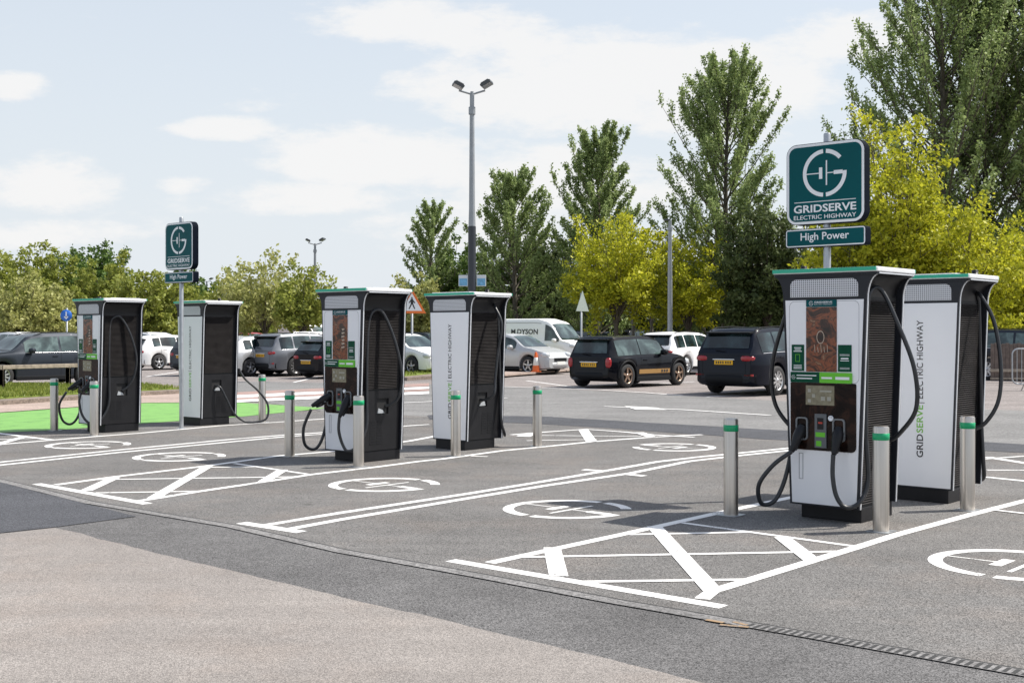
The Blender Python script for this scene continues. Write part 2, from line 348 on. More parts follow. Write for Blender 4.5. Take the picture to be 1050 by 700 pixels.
island('hatched_marking', [(WL, R3), (WL, [(-40, 436.5), (0, 444.3), (54, 451)]), (WK, [(26, 447.4), (-5, 456)]), (WT, [(-40, 451.5), (42, 449.2)])])
island('hatched_marking', [(WT, [(1008, 470.5), (1050, 467.5), (1100, 465)]), (WK, [(1012, 468.5), (1060, 476)]), (WT, [(1012, 481.8), (1060, 482)]), (WL, [(1010, 489), (1060, 494)])])
m_ = MB(); px_strip(m_, [(247.5, 535.8), (309, 545.3)], .12, .0022)
px_strip(m_, [(274, 538), (350, 525.5), (480, 506), (560, 493), (619, 483), (674, 473.3), (720, 468), (745, 465.7), (800, 460.2), (870, 453)], .10, .0026)
px_strip(m_, [(295, 542.6), (350, 532.5), (480, 510.8), (560, 497.7), (647, 485), (706, 472.9), (759, 466.9), (800, 462.7), (870, 455)], .10, .0030)
px_strip(m_, [(598, 481.4), (622, 483.2)], .12, .0034); px_strip(m_, [(637, 485.6), (661, 488)], .12, .0038)
m_.build('double_bay_line', M_WHITE_P, bays)
m_ = MB(); px_strip(m_, [(-60, 481.5), (0, 473.7), (120, 461.3), (240, 450), (292, 445.8), (350, 442), (413, 436.8), (440, 435)], .10, .0022)
px_strip(m_, [(-60, 484.8), (0, 476.8), (120, 464), (240, 452.6), (292, 447.6), (350, 443.8), (413, 438)], .10, .0026)
m_.build('double_bay_line', M_WHITE_P, bays)
for (cx, cy, flip) in ((581.5, 521.6, 1), (394, 496.6, 1), (184, 468, 1), (90.5, 456, 1), (1043, 578.5, 1), (691, 458.3, -1)):
    c = G(cx, cy); m_ = MB(); g_logo(m_, 0, 0, .6, lambda u, v: (c.x+flip*(AR.x*u+BB.x*v), c.y+flip*(AR.y*u+BB.y*v), .0024))
    m_.build('charging_symbol', M_WHITE_P, bays)
# access road lines
m_ = MB(); px_strip(m_, [(500, 396), (556, 397.8), (612, 399.6), (660, 402.5), (700, 405.5)], .12, .009)
m_.build('road_line', M_WHITE_P, lot)
m_ = MB(); px_strip(m_, [(619, 416.8), (700, 420.2), (790, 426)], .13, .009)
m_.add([(*G(640, 416.6)[:2], .011), (*G(672, 418.1)[:2], .011), (*G(684, 420.6)[:2], .011), (*G(652, 420.2)[:2], .011)], [(3, 2, 1, 0)])
m_.build('road_arrow', M_WHITE_P, lot)
m_ = MB(); px_strip(m_, [(405, 413.5), (441, 411.8), (520, 408)], .12, .009); m_.build('road_line', M_WHITE_P, lot)
for (a, b_) in (((640, 395), (712, 391)), ((700, 408), (802, 402)), ((540, 390), (600, 398)), ((225, 388), (330, 383)), ((300, 392), (326, 386)), ((150, 386), (183, 381))):
    m_ = MB(); px_strip(m_, [a, b_], .11, -.004); m_.build('parking_line', M_WHITE_P, lot)
# drain channel
mb = MB(); strip_mesh(mb, DR, .11, .0030); drain = mb.build('drain_channel', M_DRAIN); drain['kind'] = 'structure'
mb = MB(); o1 = [p+BB*.064 for p in DR]; strip_mesh(mb, o1, .018, .0036); mb.build('channel_joint', M_BLACKGAP, drain)
mb = MB(); A0 = G(770, 641); n = int((G(1050, 690)+AR*6-A0).length/.045)
d_ = (G(1050, 690)-A0).normalized(); p_ = Vector((-d_.y, d_.x, 0))
for i in range(n):
    c = A0+d_*(i*.045); a, b_ = c-p_*.045, c+p_*.045; q = d_*.011
    mb.add([(a.x-q.x, a.y-q.y, .0040), (a.x+q.x, a.y+q.y, .0040), (b_.x+q.x, b_.y+q.y, .0040), (b_.x-q.x, b_.y-q.y, .0040)], [(0, 1, 2, 3)])
mb.build('grating_slots', M_BLACKGAP, drain)
mo = MB()
for (a, b_, w_) in (((724, 635.5), (742, 638.5), .035), ((738, 640.5), (768, 643.2), .03), ((752, 637.6), (766, 641), .03)): px_strip(mo, [a, b_], w_, .0045)
mo.build('survey_mark', paint('orange_spray', (.30, .20, .11), 1.0, (.16, .15, .14)), drain)
# kerbed grass islands
M_GRASS = mat('verge_grass', (.16, .21, .03), .95, noise=.45, nscale=5)
def px_poly(pts, z=0): return [G(x, y, z) for x, y in pts]
def island_raised(kerb, grass, side='pavement'):
    k = raised('kerb', px_poly(kerb), M_KERB, -.01, .10); raised('verge', px_poly(grass, .1), M_GRASS, .08, .13)
island_raised([(-140, 424), (0, 415.5), (75, 410.5), (150, 405.5), (196, 403), (200, 400), (150, 396), (0, 395), (-140, 398)],
              [(-140, 416), (0, 409), (75, 404.5), (150, 400.5), (185, 398.8), (150, 395), (0, 394.5), (-140, 397)])
island_raised([(398, 391), (441, 388.5), (520, 384.5), (590, 379), (604, 376), (600, 371.5), (500, 370.5), (398, 374)],
              [(402, 387), (441, 383.3), (520, 378.3), (580, 374.5), (590, 371.2), (500, 369.8), (402, 372.5)])
raised('paved_footway', px_poly([(468, 387), (520, 384), (590, 378.6), (598, 375.5), (585, 374.5), (520, 378.5), (468, 381.5)], .1), M_PINK, .05, .115)
def grass_tufts(name, poly, n, z, seed):
    rng = np.random.default_rng(seed); P = np.array([(p.x, p.y) for p in poly]); lo, hi = P.min(0), P.max(0); pts = []
    def inside(x, y):
        c = False; j = len(P)-1
        for i in range(len(P)):
            if (P[i][1] > y) != (P[j][1] > y) and x < (P[j][0]-P[i][0])*(y-P[i][1])/(P[j][1]-P[i][1])+P[i][0]: c = not c
            j = i
        return c
    while len(pts) < n:
        q = lo+rng.random(2)*(hi-lo)
        if inside(*q): pts.append(q)
    mb = MB()
    for q in pts:
        h = rng.uniform(.05, .13); a = rng.uniform(0, PI); dx, dy = math.cos(a)*.02, math.sin(a)*.02; lx, ly = rng.normal(0, .03, 2)
        mb.add([(q[0]-dx, q[1]-dy, z), (q[0]+dx, q[1]+dy, z), (q[0]+lx, q[1]+ly, z+h)], [(0, 1, 2)])
    return tag(mb.build(name, M_TUFT), 'short yellowing grass on the kerbed verge', 'grass', kind='stuff')
def leafmat(name, cols, trans=.25, rough=.55):
    m = bpy.data.materials.new(name); m.use_nodes = True; nt = m.node_tree; L = nt.links; b = nt.nodes['Principled BSDF']; out = nt.nodes['Material Output']
    ge = nt.nodes.new('ShaderNodeNewGeometry'); r = ramp(nt, [(i/(len(cols)-1), c) for i, c in enumerate(cols)])
    tc = nt.nodes.new('ShaderNodeTexCoord'); n = nt.nodes.new('ShaderNodeTexNoise'); n.inputs['Scale'].default_value = .7; L.new(tc.outputs['Object'], n.inputs['Vector'])
    mx = nt.nodes.new('ShaderNodeMix'); mx.inputs[0].default_value = .5; L.new(ge.outputs['Random Per Island'], mx.inputs[2]); L.new(n.outputs['Fac'], mx.inputs[3])
    L.new(mx.outputs[0], r.inputs[0]); L.new(r.outputs[0], b.inputs['Base Color']); b.inputs['Roughness'].default_value = rough; b.inputs['Specular IOR Level'].default_value = .35
    t = nt.nodes.new('ShaderNodeBsdfTranslucent'); L.new(r.outputs[0], t.inputs['Color']); ms = nt.nodes.new('ShaderNodeMixShader'); ms.inputs[0].default_value = trans
    L.new(b.outputs[0], ms.inputs[1]); L.new(t.outputs[0], ms.inputs[2]); L.new(ms.outputs[0], out.inputs['Surface']); return m
M_TUFT = leafmat('grass_blade', [(.10, .15, .02), (.20, .24, .04), (.32, .32, .08)])
grass_tufts('grass', px_poly([(-30, 411), (0, 409), (75, 404.5), (150, 400.5), (185, 398.8), (150, 395.5), (0, 395), (-30, 396)], .1), 9000, .12, 1)
grass_tufts('grass', px_poly([(402, 387), (441, 383.3), (520, 378.3), (580, 374.5), (590, 371.2), (500, 369.8), (402, 372.5)], .1), 9000, .12, 2)
# ------------------------------------------------------------------ charging unit
ZT0, ZT1 = 1.93, 2.135
def hw(z):
    if z <= ZT0: return .325+(z-.13)/(ZT0-.13)*.068
    t = math.asin(min(1, (z-ZT0)/(ZT1-ZT0))); return .393+.095*(1-math.cos(t))
def side_profile():
    zs = [.13, .9, 1.4, 1.8, ZT0]+[ZT0+(ZT1-ZT0)*math.sin(math.radians(a)) for a in range(12, 91, 12)]+[ZT1]
    return [(hw(z), z) for z in dict.fromkeys(zs)]
def charger(name, pos, rz, label, cables, variant=0, ribbed=False):
    C = thing(name, pos, rz, label, 'electric vehicle charger', 'rapid charging units on the hatched islands')
    D = .38
    prof = side_profile()
    # plinth
    mb = MB(); mb.box(-.285, .285, -.25, .368, 0, .1295); mb.build('plinth', M_BLACK, C, bevel=.006)
    # core
    mb = MB(); zs = [.13, ZT0, 2.13]
    core = [(-(hw(.13)-.05), .13), (hw(.13)-.05, .13), (hw(ZT0)-.055, ZT0), (hw(ZT0)-.055, 2.13), (-(hw(ZT0)-.055), 2.13), (-(hw(ZT0)-.055), ZT0)]
    mb.prism(core, -.345, .345, 'y'); body = mb.build('body', M_SLATBACK, C, fixn=True)
    # coves under the cap
    mb = MB()
    for s in (-1, 1):
        n = 7; vs = []
        for i in range(n+1):
            t = i/n*PI/2; x = hw(ZT0)-.055+.145*(1-math.cos(t)); z = 1.95+.18*math.sin(t)
            vs += [(s*x, -.34, z), (s*x, .34, z)]
        mb.add(vs, [(2*i, 2*i+1, 2*i+3, 2*i+2) for i in range(n)], 0, True)
    mb.build('cable_cove', M_BLACK, C)
    # front and rear shells
    for s in (-1, 1):
        sh = MB(); out = [(x, z) for x, z in prof]+[(-x, z) for x, z in reversed(prof)]
        sh.prism(out, s*.335, s*D, 'y'); fr = sh.build('front_shell' if s < 0 else 'rear_shell', M_DGREY, C, fixn=True, bevel=.004)
        y = s*(D+.004)
        ins = .022
        if s < 0:
            zs = [.145, .6, 1.2, 1.7, 1.925]; pl = [(hw(z)-ins, z) for z in zs]+[(-(hw(z)-ins), z) for z in reversed(zs)]
        else:
            zs = [.145, .6, 1.2, 1.7, 1.925]; pl = [(hw(z)-ins+.008, z) for z in zs]+[(-(hw(z)-ins+.008), z) for z in reversed(zs)]
        wp = MB(); wp.prism(pl, s*(D-.004), y, 'y'); panel = wp.build('white_panel', M_WHITE, C, fixn=True, bevel=.002)
        gp = MB(); gp.prism(rrect(0, 2.028, .64, .155, .05, rs=(.055, .055, .004, .004)), s*(D-.004), s*(D+.006), 'y')
        gp.build('vent_grille', M_PERF, C, fixn=True)
        # silver edges down the panel sides and into the flare
        for q in (-1, 1):
            tr = MB(); n = len(prof)
            vs = []
            for (x, z) in prof:
                vs += [(q*(x+.001), s*(D-.018), z), (q*(x+.007), s*(D-.020), z), (q*(x+.007), s*(D-.032), z), (q*(x+.001), s*(D-.034), z)]
            tr.add(vs, [(4*i+k, 4*i+(k+1) % 4, 4*i+4+(k+1) % 4, 4*i+4+k) for i in range(n-1) for k in range(4)])
            tr.build('edge_trim', M_SILVER, C, fixn=True)
    # cap
    mb = MB(); mb.prism(rrect(0, 0, .99, .80, .03, 4), 2.158, 2.20, 'z'); cap = mb.build('cap', M_CAPW, C, fixn=True, bevel=.008)
    mb = MB(); mb.prism(rrect(0, 0, .975, .785, .03, 4), 2.135, 2.158, 'z'); mb.build('cap_base', M_DGREY, cap, fixn=True)
    for s in (-1, 1):
        mb = MB(); mb.box(-.488, .488, s*.396, s*.4045, 2.166, 2.199); mb.build('green_strip', M_TEAL, cap, fixn=True)
        mb = MB(); mb.box(s*.4935, s*.498, -.35, .35, 2.142, 2.152); mb.build('side_trim', M_SILVER, cap, fixn=True)
    mb = MB(); mb.lathe([(0, 2.25), (.022, 2.25), (.03, 2.242), (.03, 2.2), (.034, 2.2)], 14, c=(-.42, .05, 0)); mb.build('antenna', M_BLACK, cap)
    mb = MB(); mb.box(-.34, .40, -.2, .33, 2.2, 2.211); mb.build('cap_lid', M_CAPW, cap, bevel=.006)
    # louvres
    for s in (-1, 1):
        mb = MB()
        nsl, zl = (86, .16) if ribbed else (50, .93)
        for i in range(nsl):
            z = zl+i*(1.93-zl)/nsl; x = hw(z)-.05
            vs = [(s*(x-.004), -.29, z+.013), (s*(x-.004), .29, z+.013), (s*(x+.016), .29, z), (s*(x+.016), -.29, z), (s*(x-.004), -.29, z-.002), (s*(x-.004), .29, z-.002)]
            mb.add(vs, [(0, 1, 2, 3), (3, 2, 5, 4), (0, 3, 4), (1, 5, 2)])
        
        mb.build('louvre_panel', M_SLAT, C, fixn=True)
        if ribbed:
            mb = MB(); mb.prism(rrect(.05, .70, .09, .11, .02), s*(hw(.7)-.045), s*(hw(.7)-.02), 'x'); mb.build('cable_gland', M_BLACK, C, fixn=True); continue
        mb = MB(); x0 = hw(.13)-.072; x1 = hw(.9)-.052
        def sx(z): return hw(z)-.032
        # lower side cover around the cable socket
        for (y0, y1, z0, z1) in ((-.33, .33, .14, .60), (-.33, -.06, .60, .90), (.14, .33, .60, .90), (-.06, .14, .80, .90)):
            vs = [(s*(sx(z0)-.03), y0, z0), (s*(sx(z0)-.03), y1, z0), (s*(sx(z1)-.03), y1, z1), (s*(sx(z1)-.03), y0, z1),
                  (s*sx(z0), y0, z0), (s*sx(z0), y1, z0), (s*sx(z1), y1, z1), (s*sx(z1), y0, z1)]
            mb.add(vs, [(0, 1, 2, 3), (4, 7, 6, 5), (0, 4, 5, 1), (1, 5, 6, 2), (2, 6, 7, 3), (3, 7, 4, 0)])
        cov = mb.build('side_cover', M_COVER, C, fixn=True)
        mb = MB()
        for k in range(9):
            for (ya, yb) in ((-.17, -.08), (-.05, .04)):
                z = .22+k*.035; x = sx(z)+.003; mb.box(s*(x-.004), s*(x+.001), ya, yb, z, z+.014)
        mb.build('cover_slots', M_BLACK, cov, fixn=True)
        mb = MB(); zc = .70; mb.prism([(-.04, .61), (.08, .61), (.05, .65), (-.02, .675)], s*(sx(zc)-.028), s*(sx(zc)-.012), 'x')
        mb.build('socket_plate', mat('plate_grey', (.40, .42, .44), .5), cov, fixn=True)
    # ---- front fittings
    yf = -(D+.004)
    def pan(nm, x0, x1, z0, z1, m, t, parent, r=0.004, rs=None, y0=None):
        q = MB(); q.prism(rrect((x0+x1)/2, (z0+z1)/2, x1-x0, z1-z0, r, 4, rs), (y0 if y0 is not None else yf+.002), yf-t, 'y'); return q.build(nm, m, parent, fixn=True)
    hd = pan('brand_header', -.165, .125, 1.865, 1.925, M_SIGN, .006, C)
    m_ = MB(); pl_ = lambda u, v: (u, yf-.0085, v)
    g_logo(m_, -.115, 1.895, .02, pl_); put_text(m_, 'GRIDSERVE', -.085, 1.897, .17, .016, pl_, .02); put_text(m_, 'ELECTRIC HIGHWAY', -.085, 1.882, .17, .008, pl_)
    m_.build('lettering', M_SIGNW, hd)
    dp = pan('advert_display', -.165, .125, 1.30, 1.862, M_DISP, .004, C)
    m_ = MB()
    if variant == 0:      # pale ring and cables pictured on the screen
        for rr, th in ((.058, .16),):
            n = 24; vs = []
            for i in range(n+1):
                a = 2*PI*i/n
                vs += [pl_(-.025+.038*math.cos(a), 1.60+rr*math.sin(a)), pl_(-.025+.030*math.cos(a), 1.60+(rr-.009)*math.sin(a))]
            m_.add(vs, [(2*i, 2*i+2, 2*i+3, 2*i+1) for i in range(n)])
        for k in range(5):
            x = -.085+.03*k; m_.add([pl_(x, 1.535-.02*(k % 2)), pl_(x+.006, 1.535-.02*(k % 2)), pl_(x+.012, 1.47), pl_(x+.006, 1.47)], [(0, 1, 2, 3)])
    else:
        for k in range(6):
            m_.add([pl_(.01+.012*(k % 3), 1.44+k*.045), pl_(.075, 1.45+k*.045), pl_(.07, 1.47+k*.045), pl_(.015, 1.465+k*.045)], [(0, 1, 2, 3)])
    m_.build('screen_picture', mat('picture_pale', (.42, .33, .26), .4), dp)
    lp = pan('instruction_panel', -.305, -.185, 1.305, 1.535, M_DKGREEN, .005, C)
    m_ = MB(); pm = lambda u, v: (u, yf-.0065, v)
    def bar(q, x0, x1, z0, z1, pf=pm): q.add([pf(x0, z0), pf(x1, z0), pf(x1, z1), pf(x0, z1)], [(0, 1, 2, 3)])
    for k, (a, b_) in enumerate(((-.28, -.21), (-.275, -.215), (-.285, -.205))): bar(m_, a, b_, 1.505-k*.016, 1.512-k*.016)
    for k in range(3): bar(m_, -.285, -.205, 1.322+k*.014, 1.328+k*.014)
    m_.build('panel_print', M_SIGNW, lp)
    m_ = MB()
    for (x0, x1, z0, z1) in ((-.268, -.224, 1.385, 1.389), (-.268, -.224, 1.446, 1.45), (-.268, -.264, 1.389, 1.446), (-.228, -.224, 1.389, 1.446)): bar(m_, x0, x1, z0, z1)
    m_.build('phone_outline', M_LIME, lp)
    rp = pan('instruction_panel', .137, .262, 1.305, 1.535, M_DKGREEN, .005, C)
    m_ = MB()
    for zc in (1.475, 1.36):
        for k in range(3): bar(m_, .155, .245, zc-.03+k*.006-.004, zc-.03+k*.006-.002)
    bar(m_, .165, .235, 1.412, 1.424); bar(m_, .16, .24, 1.396, 1.402)
    m_.build('panel_print', M_SIGNW, rp)
    b1 = pan('price_band', -.31, -.03, 1.205, 1.295, M_DKGREEN, .016, C)
    m_ = MB(); pb = lambda u, v: (u, yf-.0175, v)
    bar(m_, -.25, -.06, 1.262, 1.27, pb); bar(m_, -.25, -.10, 1.235, 1.245, pb); g_logo(m_, -.28, 1.25, .018, pb); m_.build('panel_print', M_SIGNW, b1)
    b2 = pan('lime_band', -.03, .268, 1.205, 1.295, M_LIME, .018, C)
    m_ = MB(); pb2 = lambda u, v: (u, yf-.0195, v); bar(m_, -.01, .09, 1.24, 1.256, pb2); bar(m_, .12, .25, 1.236, 1.26, pb2); m_.build('panel_print', M_SIGNW, b2)
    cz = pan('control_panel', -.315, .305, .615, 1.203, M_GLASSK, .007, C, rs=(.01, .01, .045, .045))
    scn = pan('touch_screen', -.165, .105, 1.01, 1.18, M_SCREEN, .010, cz)
    m_ = MB(); ps = lambda u, v: (u, yf-.0115, v); bar(m_, -.03, .08, 1.125, 1.14, ps)
    for k in range(3): bar(m_, -.145+.04*(k % 2), -.115+.04*(k % 2), 1.03+.045*k, 1.06+.045*k, ps)
    bar(m_, -.02, .02, 1.05, 1.085, ps); bar(m_, .04, .075, 1.05, 1.085, ps); m_.build('screen_icons', mat('icon_grey', (.33, .32, .27), .4), scn)
    cr = pan('card_reader', -.075, .035, .64, .935, mat('reader_grey', (.10, .11, .12), .4), .020, cz)
    pr = MB(); prr = lambda u, v: (u, yf-.0215, v); bar(pr, -.05, .01, .80, .90, prr); pr.build('reader_screen', M_BLACK, cr)
    pr = MB(); bar(pr, -.04, 0, .85, .865, lambda u, v: (u, yf-.0225, v)); pr.build('reader_icon', mat('red_icon', (.45, .04, .02), .4), cr)
    pr = MB(); bar(pr, -.065, .025, .735, .775, prr); bar(pr, -.06, -.01, .655, .70, prr); pr.build('reader_label', M_LIME, cr)
    pr = MB(); pr.lathe([(.024, 0), (.024, -.012), (.016, -.014), (.016, -.010), (0, -.010)], 16, 'y', c=(.055+.02, yf-.007, .90)); pr.build('stop_button', M_SILVER, cz)
    for hx in (-.20, .15):
        ring = rrect(hx, .80, .115, .20, .03, 5); inn = rrect(hx, .80, .09, .175, .022, 5); n = len(ring); q = MB()
        vs = [(x, yf-.007, z) for x, z in ring]+[(x, yf-.022, z) for x, z in ring]+[(x, yf-.022, z) for x, z in inn]+[(x, yf-.008, z) for x, z in inn]
        q.add(vs, [(k*n+i, k*n+(i+1) % n, (k+1)*n+(i+1) % n, (k+1)*n+i) for k in range(3) for i in range(n)])
        q.build('connector_holster', mat('holster_grey', (.16, .17, .18), .4), cz, fixn=True)
    q = MB(); o_ = rrect(0, 1.56, .66, .71, .05, 5); i_ = rrect(0, 1.56, .654, .704, .047, 5); n = len(o_)
    q.add([(x, yf-.001, z) for x, z in o_]+[(x, yf-.001, z) for x, z in i_], [(i, (i+1) % n, n+(i+1) % n, n+i) for i in range(n)]); q.build('door_seam', mat('latch_line', (.25, .26, .28), .5), C)
    dh = MB()
    for (x0, x1, z0, z1) in ((-.235, -.231, .36, .58), (-.199, -.195, .36, .58), (-.235, -.195, .58, .584), (-.235, -.195, .356, .36)): dh.box(x0, x1, yf-.0035, yf+.001, z0, z1)
    dh.build('door_latch', mat('latch_line', (.25, .26, .28), .5), C)
    # ---- rear lettering, reading upwards, seen from behind
    m_ = MB(); mg = MB(); yr = D+.0065
    pv = lambda u, v: (.0-v+.055, yr, u)          # u runs up, v to the reader's left
    pv = lambda u, v: (v-.055, yr, u)
    put_text(m_, 'GRID', .43, .01, .225, .066, pv, .012); put_text(mg, 'SERVE', .668, .01, .27, .066, pv, .012)
    put_text(m_, 'ELECTRIC HIGHWAY', 1.0, .01, .76, .064, pv, .004); m_.box(-.06, .04, yr-.001, yr+.0005, .957, .963)
    m_.build('rear_lettering', M_LETTERK, C); mg.build('rear_lettering', M_LETTERG, C)
    # ---- cables
    for (s, pts, handle) in cables:
        q = MB(); q.tube(smooth_path([(s*x, y, z) for x, y, z in pts], 10), .0195, 10); cb = q.build('charging_cable', M_RUBBER, C)
        if handle:
            q = MB(); (hx, hy, hz), (tx, ty, tz) = handle
            a = Vector((s*hx, hy, hz)); b_ = Vector((s*tx, ty, tz)); d = (b_-a); u = d.normalized()
            q.tube([a, a+d*.12, a+d*.2, a+d*.45, a+d*.62, a+d*.9, b_], .03, 12, rad=[.036, .042, .050, .048, .038, .028, .020])
            w_ = u.cross(Vector((1, 0, 0))).normalized()
            q.tube([a+d*.30-w_*.035, a+d*.55-w_*.060, a+d*.85-w_*.045], .012, 8)
            h_ = q.build('charging_connector', M_BLACK, C)
            q = MB(); c = a+d*.38; q.box(c.x-.042, c.x+.042, c.y-.02, c.y+.02, c.z-.035, c.z+.02); q.build('connector_badge', mat('badge_grey', (.25, .27, .29), .4), h_, bevel=.008)
    return C
# cable routes: x outward from the centre, y front(-)/back(+), z
def loop_side(out=.62):
    return [(.30, .06, .70), (.40, .05, .70), (.52, .02, .78), (out, -.03, 1.0), (out, -.08, 1.35), (.54, -.12, 1.75), (.42, -.12, 1.99), (.36, -.17, 2.02), (.345, -.25, 1.9),
            (.345, -.28, 1.4), (.35, -.30, .8), (.37, -.30, .38), (.34, -.40, .20), (.26, -.49, .16), (.19, -.52, .25), (.155, -.52, .42), (.15, -.50, .60)]
def loop_left(out=.60):
    return [(.30, .06, .70), (.40, .03, .70), (.52, -.02, .78), (out, -.06, 1.0), (out, -.1, 1.35), (.52, -.14, 1.75), (.42, -.14, 1.98), (.37, -.17, 2.0), (.345, -.22, 1.9),
            (.345, -.27, 1.4), (.35, -.30, .7), (.38, -.36, .36), (.44, -.45, .15), (.51, -.56, .13), (.50, -.62, .30), (.38, -.58, .48), (.245, -.50, .60)]
HR = ((.15, -.385, .82), (.155, -.50, .60)); HL = ((.20, -.385, .82), (.245, -.50, .60))
def at_front(F_): return Vector((F_[0], F_[1], 0))+BB*.38
charger('charging_station', at_front((2.71, 10.52)), RZ, 'nearest charger, showing its screens and two plugged connectors, under the large sign on the right', [(1, loop_side(.68), HR), (-1, loop_left(.66), HL)], 0, True)
charger('charging_station', at_front((3.96, 11.78)), RZ+PI, 'right-hand charger with plain white back, lettering partly hidden by the nearest charger', [(-1, loop_side(.62), HR), (1, loop_left(.5), HL)], 0, True)
M3 = [(.30, .10, .70), (.36, .14, .72), (.44, .20, .82), (.50, .20, 1.1), (.47, .12, 1.5), (.40, .0, 1.85), (.36, -.10, 1.93), (.335, -.2, 1.82), (.33, -.24, 1.4), (.335, -.25, .8),
      (.36, -.28, .45), (.33, -.40, .22), (.25, -.49, .16), (.18, -.52, .25), (.16, -.56, .42), (.16, -.55, .58)]
H3 = ((.15, -.385, .84), (.16, -.55, .58)); L3 = [(.345, -.27, 1.4), (.35, -.30, .7), (.39, -.36, .3), (.43, -.46, .14), (.48, -.58, .2), (.46, -.62, .42), (.36, -.58, .66)]
H3L = ((.20, -.385, .84), (.36, -.57, .70))
charger('charging_station', at_front((-2.17, 15.40)), RZ, 'middle charger with red-brown screen and two drooping connectors, right of the bollard pair', [(1, M3, H3), (-1, L3, H3L)], 1)
charger('charging_station', at_front((-.88, 17.02)), RZ+PI, 'white-backed charger with full vertical lettering in front of the tall lamp post', [(-1, loop_side(.50), HR), (1, loop_left(.5), HL)], 0)
M5 = [(.30, .05, .68), (.35, .14, .76), (.40, .22, .95), (.42, .24, 1.25), (.40, .14, 1.62), (.36, .0, 1.88), (.34, -.10, 1.9), (.33, -.18, 1.78), (.325, -.2, 1.3), (.33, -.2, .8),
      (.34, -.22, .45), (.31, -.36, .20), (.2, -.46, .16), (.1, -.54, .28), (.06, -.58, .5), (.08, -.56, .66)]
H5 = ((.15, -.385, .84), (.09, -.56, .68)); L5 = [(.33, -.24, 1.3), (.35, -.28, .6), (.38, -.36, .25), (.41, -.48, .12), (.46, -.60, .2), (.44, -.66, .45), (.32, -.60, .66)]
charger('charging_station', at_front((-6.97, 19.93)), RZ, 'leftmost charger beside the green lane, screens facing the camera', [(1, M5, H5), (-1, L5, ((.20, -.385, .84), (.31, -.58, .70)))], 1)
M6 = [(.30, .06, .70), (.38, .0, .66), (.42, -.10, .45), (.44, -.24, .2), (.50, -.42, .05), (.60, -.62, .03), (.66, -.80, .1), (.62, -.84, .35), (.54, -.68, .6), (.42, -.5, .8), (.36, -.42, .95)]
charger('charging_station', at_front((-5.72, 21.50)), RZ+PI, 'white-backed charger right of the small sign post, its cable trailing on the ground', [(-1, M6, ((.2, -.385, .9), (.34, -.44, .98))), (1, loop_left(.5), HL)], 0)
# ------------------------------------------------------------------ bollards
def bollard(px, py, label, first=None):
    if first is None:
        B = thing('bollard', (0, 0, 0), 0, label, 'bollard', 'steel bollards around the chargers')
        R = .066; mb = MB(); mb.lathe([(R+.012, 0), (R+.012, .004), (R, .006), (R, .855), (R-.006, .868), (R-.02, .872), (0, .873)], 32); mb.build('post', M_STEEL, B, sharp=40)
        mb = MB(); mb.lathe([(R, .755), (R+.0018, .756), (R+.0018, .812), (R, .813)], 32); mb.build('reflective_band', mat('band_green', (.0, .33, .13), .35), B)
        mb = MB(); mb.prism(rrect(0, 0, .2, .2, .02), .001, .006, 'z'); mb.build('base_plate', M_GALV, B, fixn=True)
    else:
        B = first.copy(); COL.objects.link(B); B['label'] = label
        for ch in first.children:
            c = ch.copy(); COL.objects.link(c); c.parent = B
    B.location = G(px, py)+Vector((0, .07, 0)); B.rotation_euler = (0, 0, RZ); return B
b0 = bollard(906, 546, 'bollard right in front of the nearest charger, largest of all')
for (x, y, l) in ((751, 529, 'bollard left of the nearest charger'), (995, 524, 'rightmost bollard, before the white-backed charger on the right'),
    (296, 468.3, 'bollard left of the middle charger and its drooping cables'), (367, 479, 'bollard overlapping the front of the middle charger'),
    (467, 468, 'bollard before the white back of the middle lettered charger'), (551, 458, 'lone bollard right of the middle white-backed charger, below the cone'),
    (54, 441.6, 'leftmost bollard, standing against the green lane'), (95, 447, 'bollard overlapping the screen side of the leftmost charger'), (268, 433, 'bollard with a cable looping behind it, right of the small sign')):
    bollard(x, y, l, b0)
# ------------------------------------------------------------------ brand signs
def sign(pos, rz, label, top=3.6):
    S = thing('sign_post', pos, rz, label, 'sign', 'branded signs on tall poles')
    mb = MB(); mb.lathe([(.036, 0), (.036, top), (.03, top+.012), (0, top+.014)], 20); mb.lathe([(.09, 0), (.09, .008), (.036, .01)], 16); mb.build('pole', M_GALV, S, sharp=40)
    for (nm, z0, z1, w, r) in (('main_board', 2.715, 3.52, .84, .11), ('lower_board', 2.49, 2.675, .86, .03)):
        zc, h = (z0+z1)/2, z1-z0
        q = MB(); q.prism(rrect(0, zc, w, h, r, 8), -.05, .06, 'y'); bd = q.build(nm, M_SIGNEDGE, S, fixn=True, sharp=40)
        q = MB(); q.prism(rrect(0, zc, w-.012, h-.012, r-.005, 8), -.0485, -.0535, 'y'); q.build('white_border', M_SIGNW, bd, fixn=True)
        bw = .026 if r > .05 else .012
        q = MB(); q.prism(rrect(0, zc, w-2*bw-.012, h-2*bw-.012, max(r-bw-.005, .012), 8), -.053, -.056, 'y'); q.build('face', M_SIGN, bd, fixn=True)
        q = MB(); pf = lambda u, v: (u, -.0575, v)
        if r > .05:
            g_logo(q, -.0, 3.215, .235, pf); q.add([pf(-.33, 2.935), pf(.33, 2.935), pf(.33, 2.942), pf(-.33, 2.942)], [(0, 1, 2, 3)])
            put_text(q, 'GRIDSERVE', -.335, 2.832, .67, .078, pf, .022); put_text(q, 'ELECTRIC HIGHWAY', -.335, 2.765, .67, .042, pf, .008)
        else: put_text(q, 'High Power', -.26, 2.535, .52, .098, pf, .012)
        q.build('lettering', M_SIGNW, bd)
    for z in (2.6, 2.85, 3.35):
        q = MB(); q.box(-.05, .05, .0605, .075, z, z+.04); q.build('bracket', M_GALV, S, bevel=.004)
    return S
